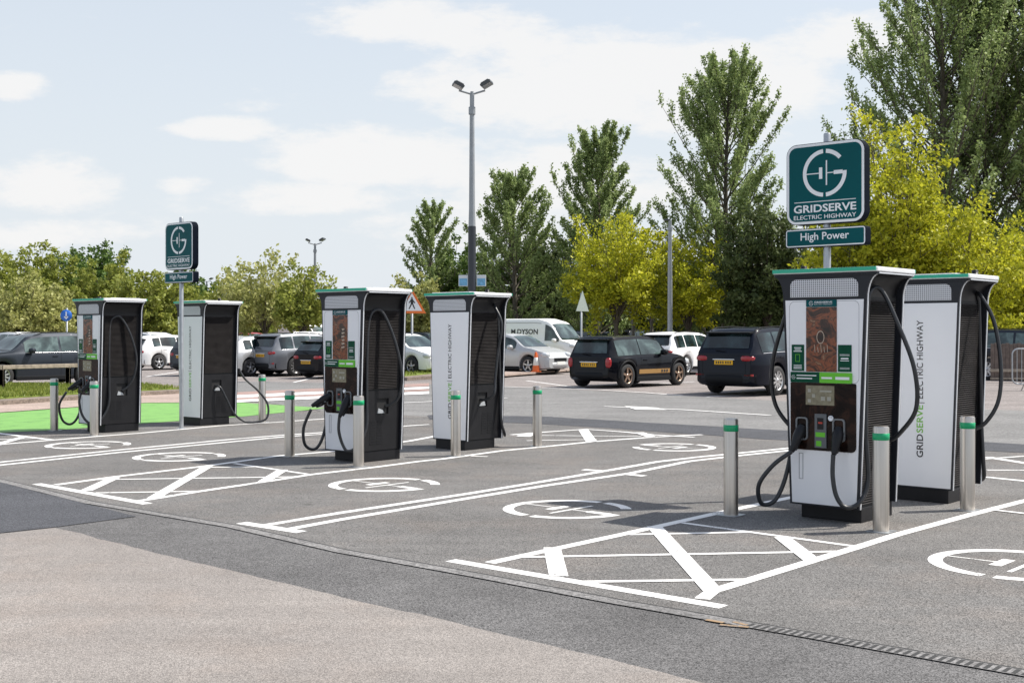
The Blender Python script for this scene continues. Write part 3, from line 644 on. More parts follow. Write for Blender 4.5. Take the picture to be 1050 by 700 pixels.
sign(Vector((3.12, 11.98, 0)), RZ, 'large teal brand sign with battery emblem, rising behind the nearest charger')
sign(G(186, 439.3), RZ, 'distant teal brand sign on a pole between the two leftmost chargers')
# ------------------------------------------------------------------ lamp posts, road signs
def floodlight(parent, x, y, z, rz, tilt, sx=1.0):
    q = MB(); q.prism([(-.18, -.05), (.18, -.05), (.2, .03), (.12, .08), (-.12, .08), (-.2, .03)], -.24*sx, .24*sx, 'y')
    for k in range(7): q.box(-.14+k*.045, -.13+k*.045, -.2*sx, .2*sx, .08, .11)
    o = q.build('floodlight', mat('lamp_black', (.05, .055, .06), .4), parent, fixn=True, bevel=.006)
    g = MB(); g.box(-.16, .16, -.21*sx, .21*sx, -.056, -.05); g.build('lens', mat('lamp_glass', (.35, .37, .40), .15), o)
    o.location = (x, y, z); o.rotation_euler = (0, tilt, rz); return o
def lamp_post(px, Y, ytop, label, darkfrom=0.0, boxes=False, twin=True, r=.11):
    H = CH+(YH-ytop)*Y/F; P = thing('lamp_post', (X_at(px, Y), Y, 0), 0, label, 'lamp post', 'lamp posts over the car park')
    split = darkfrom
    q = MB(); q.lathe([(r, split), (r*.85, H*.6), (r*.62, H*.97), (r*.62, H)], 16); q.lathe([(r*.95, H*.93), (r*.95, H*.955), (r*.7, H*.957)], 16); q.build('mast', M_GREYPOLE, P, sharp=40)
    if split > 0: q = MB(); q.lathe([(r*1.12, 0), (r*1.08, split-.01), (r*.9, split+.0)], 16); q.build('lower_mast', M_DARKPOLE, P, sharp=40)
    if twin:
        k = r/.11; q = MB(); q.tube([(-.4*k, 0, H+.12*k), (0, 0, H), (.4*k, 0, H+.12*k)], .03*k, 8); q.tube([(0, 0, H-.1), (0, 0, H+.1)], .05*k, 8); q.build('crossarm', M_GREYPOLE, P)
        floodlight(P, -.42*k, -.05, H+.26*k, .2, .45, k); floodlight(P, .45*k, -.05, H+.3*k, -.2, -.5, k)
    else:
        q = MB(); q.box(-.3, .02, -.08, .08, H-.02, H+.06); q.build('lantern', mat('lamp_black', (.05, .055, .06), .4), P, bevel=.02)
    if boxes:
        for (dx, s) in ((-.30, -1), (.32, 1)):
            q = MB(); z0 = CH+(YH-293.5)*Y/F; z1 = CH+(YH-282)*Y/F
            q.box(dx-.165, dx+.165, -.03, .06, z0, z1); bx = q.build('post_banner', mat('banner_white', (.62, .66, .68), .5), P, bevel=.01)
            q = MB(); q.box(dx-.14, dx+.14, -.034, -.0305, z0+.02, z0+.27); q.build('banner_print', mat('banner_blue', (.16, .40, .62), .5, noise=.3, nscale=9), bx)
    return P
lamp_post(484, 42, 97, 'tall grey lamp post with dark lower mast and twin floodlights, behind the middle chargers', CH+(YH-232)*42/F, True, r=.125)
lamp_post(323, 92, 251, 'distant twin-head lamp post above the thin yellow-green tree', 0, r=.14)
lamp_post(212, 150, 289, 'tiny far lamp post just right of the distant brand sign', 0, r=.14)
lamp_post(127, 130, 267, 'far lamp post poking above the left tree mass', 0, r=.13)
lamp_post(687, 58, 226, 'slim pale pole with one small lantern in front of the yellow-green trees', 0, twin=False, r=.13)
def triangle_sign(px, Y, ytop, h_tri, ybase, label, face=True, rz=0.0):
    S = thing('road_sign', (X_at(px, Y), Y, 0), rz, label, 'road sign'); zt = CH+(YH-ytop)*Y/F
    q = MB(); q.lathe([(.045, 0), (.045, zt-.1), (0, zt-.1)], 12); q.build('pole', M_GREYPOLE, S)
    s = h_tri; W = s*1.15
    def tri(k, y0, y1):
        c = zt-s*.62; return [(0, c+s*.62*k), (-W/2*k, c-s*.38*k), (W/2*k, c-s*.38*k)]
    sg = -1 if face else 1
    q = MB(); q.prism(tri(1, 0, 0), -.05, -.065, 'y'); pl = q.build('plate', mat('sign_back_grey', (.33, .38, .35), .5) if not face else mat('sign_orange', (.75, .17, .03), .45), S, fixn=True)
    if face:
        q = MB(); q.prism(tri(.72, 0, 0), -.065, -.068, 'y'); q.build('white_face', M_SIGNW, pl, fixn=True)
        c = zt-s*.62; q = MB(); pf = lambda u, v: (u*s, -.0695, c+v*s)
        for poly in ([(-.03, .22), (.03, .22), (.03, .28), (-.03, .28)], [(-.05, .0), (.06, 0), (.05, .21), (-.05, .21)], [(-.05, .0), (-.14, -.2), (-.09, -.2), (.01, 0)], [(.0, 0), (.06, 0), (.14, -.2), (.09, -.2)], [(.05, .17), (.14, .05), (.12, .02), (.04, .1)], [(-.05, .17), (-.13, .06), (-.11, .03), (-.04, .1)]):
            q.add([pf(*p) for p in poly], [tuple(range(len(poly)))])
        q.build('walking_figure', M_LETTERK, pl)
    return S
triangle_sign(422.5, 48.0, 296, .98, 384, 'orange-edged triangular pedestrian warning sign between the middle chargers')
triangle_sign(596, 50, 298, .85, 372, 'pale backed triangular sign on a pole above the dark hatchback', face=False, rz=.95)
S = thing('road_sign', (X_at(68.5, 62), 62, 0), 0, 'round blue arrow sign on a pole at far left, before the hedge', 'road sign')
q = MB(); q.lathe([(.05, 0), (.05, 2.9), (0, 2.9)], 10); q.build('pole', M_GREYPOLE, S)
q = MB(); q.lathe([(0, -.09), (.30, -.09), (.30, -.07), (0, -.07)], 24, 'y', c=(0, 0, 2.52)); pl = q.build('disc', mat('sign_blue', (.02, .13, .50), .4), S)
q = MB(); pf = lambda u, v: (u, -.092, 2.52+v)
q.add([pf(-.03, .2), pf(-.03, -.1), pf(.03, -.1), pf(.03, .2)], [(0, 1, 2, 3)]); q.add([pf(-.12, -.05), pf(0, -.2), pf(.12, -.05)], [(0, 1, 2)]); q.build('arrow', M_SIGNW, pl)
# cone
Cn = thing('traffic_cone', (*G(549.5, 381.3, .11)[:2], .115), 0, 'orange traffic cone with a white sleeve on the paved footway', 'traffic cone')
q = MB(); q.prism(rrect(0, 0, .40, .40, .05), 0, .03, 'z'); q.lathe([(.15, .03), (.145, .04), (.115, .25)], 20); q.lathe([(.073, .56), (.04, .77), (.03, .775), (0, .775)], 20)
q.build('cone_body', mat('cone_orange', (.75, .14, .02), .5), Cn, fixn=True, sharp=50)
q = MB(); q.lathe([(.115, .25), (.118, .252), (.076, .558), (.073, .56)], 20); q.build('white_sleeve', mat('sleeve_white', (.75, .74, .70), .5), Cn)
# low rail fences
M_WOOD = mat('weathered_wood', (.30, .25, .20), .8, noise=.3, nscale=10)
M_DWOOD = mat('dark_stained_wood', (.055, .045, .035), .8, noise=.3, nscale=10)
def rail_fence(pts, Y0h, label, m, step=2.1, h=.55):
    S = thing('rail_fence', pts[0], 0, label, 'fence', 'low timber rails along the verges'); o = pts[0]
    for i in range(len(pts)-1):
        a, b_ = pts[i]-o, pts[i+1]-o; L_ = (b_-a).length; d = (b_-a).normalized(); n_ = Vector((-d.y, d.x, 0))*.045
        q = MB(); vs = []
        for p in (a, b_):
            vs += [(p.x-n_.x, p.y-n_.y, h), (p.x+n_.x, p.y+n_.y, h), (p.x+n_.x, p.y+n_.y, h+.11), (p.x-n_.x, p.y-n_.y, h+.11)]
        q.add(vs, [(0, 1, 2, 3), (7, 6, 5, 4), (0, 4, 5, 1), (1, 5, 6, 2), (2, 6, 7, 3), (3, 7, 4, 0)]); q.build('rail', m, S, fixn=True, bevel=.01)
        k = max(1, int(L_/step))
        for j in range(k+1):
            c = a+d*(L_*j/k); q = MB(); q.box(c.x-.06, c.x+.06, c.y-.06, c.y+.06, 0, h-.002); q.build('post', m, S, bevel=.008)
    return S
def gz(x, y, z=.1): p = G(x, y, z); p.z = z; return p
rail_fence([gz(-70, 401), gz(2, 399.5), gz(70, 396.5), gz(95, 395.5)], 0, 'pale timber rail on posts in front of the big dark car at the left edge', M_WOOD, 2.6, .55)
rail_fence([gz(398, 379), gz(438, 377.5)], 0, 'dark rail seen between the two middle chargers, by the warning sign', M_DWOOD, 2.0, .6)
rail_fence([gz(518, 375), gz(586, 371.5)], 0, 'dark rail behind the cone, in front of the silver car and van', M_DWOOD, 4.5, .62)
# right edge: board fence and crowd barrier
S = thing('board_fence', G(1016, 392), 0, 'brown timber board fence at the right edge, behind the charger', 'fence')
for i in range(14):
    q = MB(); x = i*.125; q.box(x, x+.115, 0, .03, .08, 1.28+.02*math.sin(i*2.1)); q.build('board', mat('board_brown', (.13, .10, .085), .85, noise=.3, nscale=8), S, bevel=.004)
q = MB(); q.box(-.02, 1.8, -.05, -.002, .35, .45); q.box(-.02, 1.8, -.05, -.002, .10, .16); q.build('cross_rail', M_WOOD, S)
S = thing('crowd_barrier', (*G(1038, 400)[:2], 0), -.1, 'galvanised crowd control barrier cut by the right edge', 'barrier')
q = MB(); r_ = rrect(1.15, .68, 2.3, 1.0, .16, 6); q.tube([(x, 0, z) for x, z in r_]+[(r_[0][0], 0, r_[0][1])], .021, 8); q.build('frame', M_GALV, S)
for i in range(17):
    q = MB(); x = .13+i*.128; q.tube([(x, 0, .2), (x, 0, 1.165)], .009, 6); q.build('bar', M_GALV, S)
for x in (.35, 1.9):
    q = MB(); q.tube([(x, -.3, .0), (x, -.05, .2), (x, .05, .2), (x, .3, 0)], .018, 6); q.build('foot', M_GALV, S)
# ------------------------------------------------------------------ cars
M_TYRE = mat('tyre', (.022, .022, .023), .75, noise=.2, nscale=20)
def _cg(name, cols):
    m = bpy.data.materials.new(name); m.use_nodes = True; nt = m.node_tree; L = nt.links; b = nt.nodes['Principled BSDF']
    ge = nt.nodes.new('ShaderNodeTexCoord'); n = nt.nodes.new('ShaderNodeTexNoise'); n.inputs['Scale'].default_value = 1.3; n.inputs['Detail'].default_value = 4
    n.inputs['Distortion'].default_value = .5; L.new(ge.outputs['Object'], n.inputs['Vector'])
    r = ramp(nt, cols); L.new(n.outputs['Fac'], r.inputs[0]); L.new(r.outputs[0], b.inputs['Base Color']); b.inputs['Roughness'].default_value = .03  # pale and dark mottling imitates reflections in the glass colour
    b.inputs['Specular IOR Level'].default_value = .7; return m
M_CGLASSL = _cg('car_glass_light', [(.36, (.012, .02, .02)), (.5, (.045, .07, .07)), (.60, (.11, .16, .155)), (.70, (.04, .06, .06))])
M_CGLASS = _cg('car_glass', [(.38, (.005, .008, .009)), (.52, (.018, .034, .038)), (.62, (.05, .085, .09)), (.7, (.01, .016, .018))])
M_TRIM = mat('car_trim', (.012, .013, .015), .6, spec=.15)
M_LAMPR = mat('lamp_red', (.33, .006, .012), .2, coat=.6)
M_LAMPC = mat('lamp_clear', (.55, .58, .60), .1, coat=.5)
M_PLATEY = mat('plate_yellow', (.78, .42, .01), .5)
M_PLATEW = mat('plate_white', (.75, .75, .72), .5)
def paintm(n, c, metal=.35, rough=.28): return mat('car_paint_'+n, c, max(rough, .4), metal=metal*.6, coat=.42, spec=.04)
def interp(tab, x):
    if x <= tab[0][0]: return tab[0][1]
    for (a, va), (b_, vb) in zip(tab, tab[1:]):
        if x <= b_: t = (x-a)/(b_-a); t = t*t*(3-2*t)*.5+t*.5; return va+(vb-va)*t
    return tab[-1][1]
SPECS = {   # x is measured from the tail, in fractions of length; z in fractions of height
 'mini': dict(L=3.75, W=1.70, H=1.42, wr=.33, ax=(.175, .83), clear=.19, roof=[(0, .58), (.012, .65), (.052, .92), (.09, .98), (.35, 1.0), (.52, .99), (.60, .955), (.70, .66), (.80, .625), (.94, .55), (1, .42)],
    belt=[(0, .58), (.3, .60), (.7, .615), (.8, .60), (.94, .53), (1, .40)], win=[(.075, .335), (.348, .63)], gh=(.03, .735), tum=.74, rearw=(.014, .062), frontw=(.61, .698), lamp='v'),
 'suv': dict(L=4.65, W=1.90, H=1.68, wr=.36, ax=(.215, .80), clear=.24, roof=[(0, .60), (.01, .66), (.065, .92), (.10, .975), (.3, 1.0), (.5, .985), (.60, .94), (.735, .67), (.80, .645), (.95, .585), (1, .42)],
    belt=[(0, .60), (.3, .63), (.72, .62), (.8, .615), (.95, .56), (1, .40)], win=[(.075, .20), (.215, .39), (.405, .645)], gh=(.02, .745), tum=.755, rearw=(.018, .07), frontw=(.61, .73), lamp='h'),
 'hatch': dict(L=4.1, W=1.76, H=1.48, wr=.32, ax=(.185, .80), clear=.19, roof=[(0, .58), (.015, .66), (.09, .90), (.16, .965), (.35, 1.0), (.5, .985), (.58, .94), (.76, .66), (.82, .63), (.95, .54), (1, .40)],
    belt=[(0, .58), (.2, .655), (.6, .60), (.76, .60), (.82, .60), (.95, .52), (1, .38)], win=[(.13, .21), (.22, .40), (.415, .66)], gh=(.03, .77), tum=.73, rearw=(.02, .095), frontw=(.59, .75), lamp='h'),
 'van': dict(L=5.4, W=2.0, H=2.3, wr=.36, ax=(.2, .82), clear=.22, roof=[(0, .93), (.01, .96), (.04, .985), (.1, 1.0), (.62, 1.0), (.70, .955), (.73, .92), (.865, .56), (.93, .52), (.985, .42), (1, .30)],
    belt=[(0, .52), (.6, .52), (.865, .53), (.93, .50), (.985, .40), (1, .28)], win=[(.69, .835)], gh=(.0, .87), tum=.86, rearw=None, frontw=(.745, .858), lamp='v')}
def make_car(spec, body_m, loc, rz, label, cat='car', group='parked cars', scale=1.0, trim_arch=False, stripe=False, light_glass=False, name='parked_car', van_text=False, seed=0, rim=(.55, .56, .58), detail=True):
    s = SPECS[spec]; L_, W, H = s['L'], s['W'], s['H']; wr = s['wr']; rnd = random.Random(seed)
    C = thing(name, loc, rz, label, cat, group); C.scale = (scale,)*3
    x0 = -L_/2
    axs = [x0+L_*a for a in s['ax']]
    g0, g1 = s['gh']
    def fr(x): return (x-x0)/L_
    def zbot(x):
        z = s['clear']; R = wr*1.17
        for a in axs:
            d = abs(x-a)
            if d < R: z = max(z, wr+math.sqrt(R*R-d*d))
        f = fr(x)
        if f < .05: z = max(z, s['clear']+.09*(1-f/.05))
        if f > .95: z = max(z, s['clear']+.05*(f-.95)/.05)
        return z
    def hwid(x):
        f = abs(fr(x)-.5)*2
        return W/2*(1-.20*max(0, (f-.70)/.30)**2.4)
    def sec(x):
        f = fr(x); zb = zbot(x); be = max(interp(s['belt'], f)*H, zb+.12); ro = interp(s['roof'], f)*H; w = hwid(x)
        g = min(1, max(0, (ro-be)/(.30*H)))
        wr_ = w*(1-(1-s['tum'])*g)*(1-.03*(1-g))
        ro = max(ro, be+.015)
        return [(0, zb), (w*.86, zb), (w*.965, zb+.03), (w*.985, zb+(be-zb)*.30), (w, zb+(be-zb)*.62), (w*.985, be-.035), (w*.955, be), (wr_+(w*.955-wr_)*.5, be+(ro-be)*.46), (wr_, be+(ro-be)*.86), (wr_*.93, be+(ro-be)*.955), (wr_*.6, ro-.008), (0, ro)]
    xs = sorted(set([x0+L_*i/60 for i in range(61)]+[a+d*wr*1.17 for a in axs for d in (-1, -.97, -.85, -.6, -.3, 0, .3, .6, .85, .97, 1)]+[x0+L_*q for q in (.005, .012, .025, .975, .99, .996)]))
    rings = []
    for x in xs:
        S_ = sec(x); rings.append([(x, -y, z) for y, z in S_[::-1]][:-1]+[(x, y, z) for y, z in S_])
    mb = MB(); n = len(rings[0]); vs = [p for r in rings for p in r]
    mb.add(vs, [(i*n+k, (i+1)*n+k, (i+1)*n+k+1, i*n+k+1) for i in range(len(rings)-1) for k in range(n-1)], 0, True)
    mb.add(rings[0], [tuple(range(n))]); mb.add(rings[-1], [tuple(range(n-1, -1, -1))])
    body = mb.build('body', body_m, C, fixn=True, sharp=38)
    def side_pt(x, t, sg, o=.006):
        S_ = sec(x); a, m_, b_ = S_[6], S_[7], S_[8]
        if t < .5: p = (a[0]+(m_[0]-a[0])*t*2, a[1]+(m_[1]-a[1])*t*2)
        else: p = (m_[0]+(b_[0]-m_[0])*(t-.5)*2, m_[1]+(b_[1]-m_[1])*(t-.5)*2)
        return (x, sg*(p[0]+o), p[1]+o*.3)
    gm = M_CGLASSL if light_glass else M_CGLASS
    for sg in (1, -1):
        for (a, b_) in s['win']:
            q = MB(); nx = 8; g = []
            for i in range(nx+1):
                x = x0+L_*(a+(b_-a)*i/nx); S_ = sec(x); hgt = S_[8][1]-S_[6][1]
                t1 = .94 if hgt > .22*H*.9 else .84
                for t in (.07, .4, .7, t1): g.append(side_pt(x, t, sg))
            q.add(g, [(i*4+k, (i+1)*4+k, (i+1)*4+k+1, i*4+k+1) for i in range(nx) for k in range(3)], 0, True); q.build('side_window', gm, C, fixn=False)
    def top_patch(nm, fa, fb, m_, wi=.90):
        q = MB(); g = []; nx, ny = 8, 8
        for i in range(nx+1):
            x = x0+L_*(fa+(fb-fa)*i/nx); S_ = sec(x); yr = S_[8][0]*wi
            for k in range(ny+1):
                y = -yr+2*yr*k/ny; ay = abs(y)
                pts = [(S_[11]), S_[10], S_[9], S_[8]]; z = pts[-1][1]
                for (ya, za), (yb, zb_) in zip(pts, pts[1:]):
                    if ay <= yb+1e-6: z = za+(zb_-za)*(ay-ya)/max(yb-ya, 1e-6); break
                dx = .012 if nm == 'windscreen' else -.012
                g.append((x+dx, y, z+.008))
        q.add(g, [(i*(ny+1)+k, (i+1)*(ny+1)+k, (i+1)*(ny+1)+k+1, i*(ny+1)+k+1) for i in range(nx) for k in range(ny)], 0, True); return q.build(nm, m_, C)
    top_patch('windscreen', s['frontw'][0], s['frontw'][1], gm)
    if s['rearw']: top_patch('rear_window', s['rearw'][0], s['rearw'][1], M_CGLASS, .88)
    # underside
    q = MB(); q.box(x0+.25, x0+L_-.25, -W*.36, W*.36, s['clear']-.02, s['clear']+.35); q.build('underbody', M_TRIM, C)
    # wheels
    for ax_ in axs:
        for sg in (1, -1):
            y = sg*(W/2-.115)
            q = MB(); tw = .105; r = wr
            q.lathe([(r*.66, -tw), (r*.9, -tw), (r*.985, -tw*.75), (r, -tw*.3), (r, tw*.3), (r*.985, tw*.75), (r*.9, tw), (r*.66, tw)], 28, 'y'); q.lathe([(r*.66, -tw*.4), (0, -tw*.4)], 28, 'y'); q.lathe([(r*.66, tw*.4), (0, tw*.4)], 28, 'y')
            wh = q.build('wheel', M_TYRE, C, loc=(ax_, y, wr))
            q = MB(); yo = sg*tw*.9; q.lathe([(r*.68, yo), (r*.64, yo+sg*.004), (r*.60, yo-sg*.02), (r*.60, yo-sg*.05)], 28, 'y')
            ns = 5 if spec != 'suv' else 10
            for k in range(ns):
                a = 2*PI*k/ns+.3; ca, sa = math.cos(a), math.sin(a); w1, w2 = r*.10*(5/ns)**.4, r*.07
                P = [(r*.1, -w1), (r*.63, -w2), (r*.63, w2), (r*.1, w1)]
                q.add([(u*ca-v*sa, yo-sg*.008, u*sa+v*ca) for u, v in P]+[(u*ca-v*sa, yo-sg*.035, u*sa+v*ca) for u, v in P], [(0, 1, 2, 3), (0, 4, 5, 1), (1, 5, 6, 2), (2, 6, 7, 3)])
            q.lathe([(r*.16, yo-sg*.03), (r*.15, yo-sg*.002), (0, yo)], 12, 'y')
            q.build('rim', mat('rim_%d' % int(rim[2]*100), rim, .3, metal=.8), wh, fixn=False)
            if trim_arch:
                q = MB(); R = wr*1.2; pts = []
                for k in range(15):
                    a = PI*(k/14)*1.1-.05*PI; x = ax_+R*math.cos(a); z = wr+R*math.sin(a)
                    pts.append((x, sg*(hwid(x)*.985-.0), z))
                q.tube(pts, .035, 6); q.build('wheel_arch', M_TRIM, C)
    # sill, bumpers
    for sg in (1, -1):
        q = MB(); q.box(axs[0]+wr*1.2, axs[1]-wr*1.2, sg*W/2*.93, sg*W/2*.985, s['clear']-.03, s['clear']+.10); q.build('sill', M_TRIM, C, fixn=True, bevel=.015)
        # mirror
        xm = x0+L_*(s['win'][-1][1]-.035); S_ = sec(xm); zb = S_[6][1]
        q = MB(); q.add([(v[0]*.10+xm, sg*(S_[6][0]+.12)+v[1]*.11, zb+.08+v[2]*.08) for v in SPH[0]], SPH[1], 0, True); q.box(xm-.02, xm+.04, sg*(S_[6][0]-.02), sg*(S_[6][0]+.08), zb+.02, zb+.06); q.build('wing_mirror', M_TRIM if not light_glass else body_m, C)
        for (a, b_) in s['win'][-2:]:
            xh = x0+L_*(a+.015); S_ = sec(xh); q = MB(); q.box(xh, xh+.17, sg*(S_[5][0]), sg*(S_[5][0]+.025), S_[5][1]-.09, S_[5][1]-.06); q.build('door_handle', body_m, C, fixn=True, bevel=.006)
        q = MB()
        for (a, b_) in s['win'][-2:]:
            xh = x0+L_*(a-.008); S_ = sec(xh)
            for k in (2, 3, 4):
                (ya, za), (yb, zb2) = S_[k], S_[k+1]
                q.add([(xh-.005, sg*(ya+.002), za), (xh+.005, sg*(ya+.002), za), (xh+.005, sg*(yb+.002), zb2), (xh-.005, sg*(yb+.002), zb2)], [(0, 1, 2, 3)])
        q.build('door_gap', M_TRIM, C)
    for (xa, sg2, nm) in ((x0, -1, 'rear_bumper'), (x0+L_, 1, 'front_bumper')):
        q = MB(); pts = []
        for k in range(13):
            y = -W*.44+W*.88*k/12; pts.append((xa+sg2*(.035-.16*abs(y/(W*.44))**3.2)*1.0, y))
        vs = []; zb0, zb1 = s['clear']+.04, s['clear']+.04+.15*H
        for (x, y) in pts: vs += [(x-sg2*.12, y, zb0), (x, y, zb0+.05), (x+sg2*.008, y, (zb0+zb1)/2), (x, y, zb1-.03), (x-sg2*.12, y, zb1)]
        q.add(vs, [(i*5+k, i*5+5+k, i*5+6+k, i*5+k+1) for i in range(12) for k in range(4)], 0, True); q.build(nm, M_TRIM if trim_arch or sg2 < 0 else body_m, C, fixn=True)
    # lamps
    for sg in (1, -1):
        zt = interp(s['belt'], 0)*H
        if s['lamp'] == 'v':
            zc = zt-.14 if spec == 'mini' else zt-.25; hx, hy, hz = .07, .085, (.14 if spec == 'mini' else .3)
        else: zc = zt-.10; hx, hy, hz = .16, .20, .085
        w_ = hwid(x0+.05)
        q = MB(); q.add([(x0+hx-.035+v[0]*hx, sg*(w_-hy*.86)+v[1]*hy, zc+v[2]*hz) for v in SPH[0]], SPH[1], 0, True); q.build('tail_light', M_LAMPR, C)
        zc = interp(s['belt'], .94)*H-.08; xx = x0+L_*.945; w_ = hwid(xx)
        q = MB(); q.add([(xx+.03+v[0]*.17, sg*(w_-.15)+v[1]*.17, zc+v[2]*.10) for v in SPH[0]], SPH[1], 0, True); q.build('headlight', M_LAMPC, C)
    if spec != 'van':
        q = MB(); zt_ = interp(s['belt'], 0)*H; ww = hwid(x0)*.80
        for (ya, yb, za, zb_) in ((-ww, -ww+.008, s['clear']+.30, zt_-.02), (ww-.008, ww, s['clear']+.30, zt_-.02), (-ww, ww, s['clear']+.295, s['clear']+.303), (-ww, ww, zt_-.035, zt_-.028)): q.box(x0-.004, x0+.004, ya, yb, za, zb_)
        q.build('tailgate_gap', M_TRIM, C, fixn=True)
        if spec == 'suv':
            for sg in (1, -1):
                q = MB(); q.tube([(x0+L_*f_, sg*(sec(x0+L_*f_)[6][0]+.006), sec(x0+L_*f_)[6][1]+.012) for f_ in (.08, .2, .35, .5, .64)], .008, 5); q.build('window_strip', M_SILVER, C)
    # plates
    zt = interp(s['belt'], 0)*H
    zp = zt-.20 if spec in ('mini', 'suv') else zt-.28
    q = MB(); q.box(x0-.018, x0+.0, -.26, .26, zp-.055, zp+.055); pl = q.build('number_plate', M_PLATEY, C, bevel=.005)
    q = MB()
    for k in range(7):
        y = .20-k*.062-(.02 if k > 3 else 0); q.box(x0-.0205, x0-.0182, y-.02, y+.012, zp-.03, zp+.03)
    q.build('plate_marks', M_LETTERK, pl)
    q = MB(); q.box(x0+L_+.03, x0+L_+.045, -.26, .26, s['clear']+.16, s['clear']+.27); q.build('number_plate', M_PLATEW, C, bevel=.005)
    if spec != 'van':
        q = MB(); q.box(x0+L_-.05, x0+L_+.02, -W*.22, W*.22, s['clear']+.28, s['clear']+.40); q.build('grille', M_TRIM, C, bevel=.01)
        xr = x0+L_*s['rearw'][1]; q = MB(); zr = interp(s['roof'], s['rearw'][1])*H; q.add([(xr-.16, -W*.33, zr-.01), (xr+.06, -W*.34, zr+.01), (xr+.06, W*.34, zr+.01), (xr-.16, W*.33, zr-.01), (xr-.16, -W*.33, zr-.045), (xr+.06, -W*.34, zr-.04), (xr+.06, W*.34, zr-.04), (xr-.16, W*.33, zr-.045)],
            [(0, 1, 2, 3), (7, 6, 5, 4), (0, 3, 7, 4), (0, 4, 5, 1), (2, 6, 7, 3)]); q.build('spoiler', body_m if spec != 'suv' else M_TRIM, C, fixn=True)
        q = MB(); q.tube([(x0-.0, -.05, zt+.07), (x0+.03, .25, zt+.10)], .01, 5); q.build('wiper', M_TRIM, C)
        q = MB(); q.box(x0-.022, x0+.01, -.30, .30, zp+.065, zp+.085); q.build('boot_handle', M_SILVER, C)
    if spec == 'suv':
        for sg in (1, -1):
            q = MB(); ps = []
            for k in range(9):
                x = x0+L_*(.09+.47*k/8); S_ = sec(x); ps.append((x, sg*(S_[9][0]-.03), S_[9][1]+(.035 if 0 < k < 8 else -.0)))
            q.tube(ps, .016, 6); q.build('roof_rail', M_SILVER if seed % 2 else M_TRIM, C)
            q = MB(); q.box(x0+.0, x0+.05, sg*W*.36-.12, sg*W*.36+.12, s['clear']+.24, s['clear']+.29); q.build('reflector', M_LAMPR, C, bevel=.008)
    if stripe:
        for sg in (1, -1):
            xa, xb = x0+L_*.31, x0+L_*.70; q = MB(); g = []
            for i in range(9):
                x = xa+(xb-xa)*i/8; w_ = hwid(x); g += [(x, sg*(w_*.985+.005), .37), (x, sg*(w_*.992+.006), .49)]
            q.add(g, [(2*i, 2*i+2, 2*i+3, 2*i+1) for i in range(8)]); so = q.build('gold_stripe', mat('gold_stripe', (.45, .26, .09), .35, metal=.4), C)
            q = MB(); yy = sg*(W/2*.992+.0095)
            for k in range(3):
                xk = xb-.42+k*.12; q.add([(xk, yy, .395), (xk+.07, yy, .395), (xk+.07, yy, .465), (xk, yy, .465)], [(0, 1, 2, 3)])
            q.build('stripe_marks', M_LETTERK, so)
    if van_text:
        q = MB(); yy = -(W/2)*.955+.0
        def pv(u, v):
            S_ = sec(u); t = (v-S_[6][1])/(S_[8][1]-S_[6][1]); p = side_pt(u, max(0, min(1, t)), -1, .012); return p
        put_text(q, 'M.DYSON', x0+L_*.34, H*.67, 1.5, .24, pv, .022); q.build('side_lettering', M_LETTERK, C)
        q = MB(); g = []
        for i in range(9):
            x = x0+L_*(.03+.62*i/8); g += [side_pt(x, .93, -1, .01), side_pt(x, .965, -1, .01)]
        q.add(g, [(2*i, 2*i+2, 2*i+3, 2*i+1) for i in range(8)]); q.build('roof_gutter', mat('gutter_grey', (.4, .4, .42), .5), C)
    return C
def _sphere():
    vs, fs = [], []; nu, nv = 12, 7
    for j in range(nv+1):
        t = PI*j/nv
        for i in range(nu):
            a = 2*PI*i/nu; f = lambda c: math.copysign(abs(c)**.7, c); vs.append((f(math.sin(t))*f(math.cos(a)), f(math.sin(t))*f(math.sin(a)), f(math.cos(t))))
    for j in range(nv):
        for i in range(nu): fs.append((j*nu+i, (j+1)*nu+i, (j+1)*nu+(i+1) % nu, j*nu+(i+1) % nu))
    return vs, fs
SPH = _sphere()
HB = math.atan2(.747, .665); HA = RZ          # headings: away-right, towards-right
def from_rear_right(x, y, spec, scale, hd):   # place so that the rear right wheel meets the ground at this pixel
    s = SPECS[spec]; p = G(x, y); d = Vector((math.cos(hd), math.sin(hd), 0)); r = Vector((d.y, -d.x, 0))
    return p-d*((s['ax'][0]-.5)*s['L']*scale)-r*(s['W']/2-.1)*scale
BLACKP = paintm('black', (.004, .005, .008), .0); NAVY = paintm('navy', (.004, .006, .013), 0); WHITEP = paintm('white', (.86, .86, .85), 0, .3); GREYP = paintm('grey', (.17, .18, .20), .6)
SILV = paintm('silver', (.48, .49, .50), .6); DKGREY = paintm('dark_grey', (.026, .032, .042), .3); REDP = paintm('red', (.40, .015, .02), .1)
make_car('mini', BLACKP, from_rear_right(641.5, 397.5, 'mini', 1.1, HB), HB, 'black small hatchback with gold side stripe and bronze wheels, right of the cone', scale=1.1, trim_arch=True, stripe=True, light_glass=True, rim=(.42, .30, .22))
make_car('suv', NAVY, from_rear_right(795, 405, 'suv', 1.07, HB), HB, 'large black SUV seen from behind beside the cables of the nearest charger', scale=1.07, rim=(.62, .62, .62))
make_car('suv', WHITEP, from_rear_right(703, 384.5, 'suv', 1.0, HB+.05), HB+.05, 'white SUV with red tail lights parked between the striped hatchback and the black SUV', scale=1.0)
make_car('suv', GREYP, from_rear_right(302, 385.5, 'suv', .97, HB), HB, 'metallic grey crossover with spoiler and orange plate, left of the middle charger', scale=.97, rim=(.6, .6, .62))
make_car('hatch', BLACKP, from_rear_right(345, 388, 'hatch', 1.0, HB), HB, 'black hatchback half hidden by the middle charger', scale=1.0)
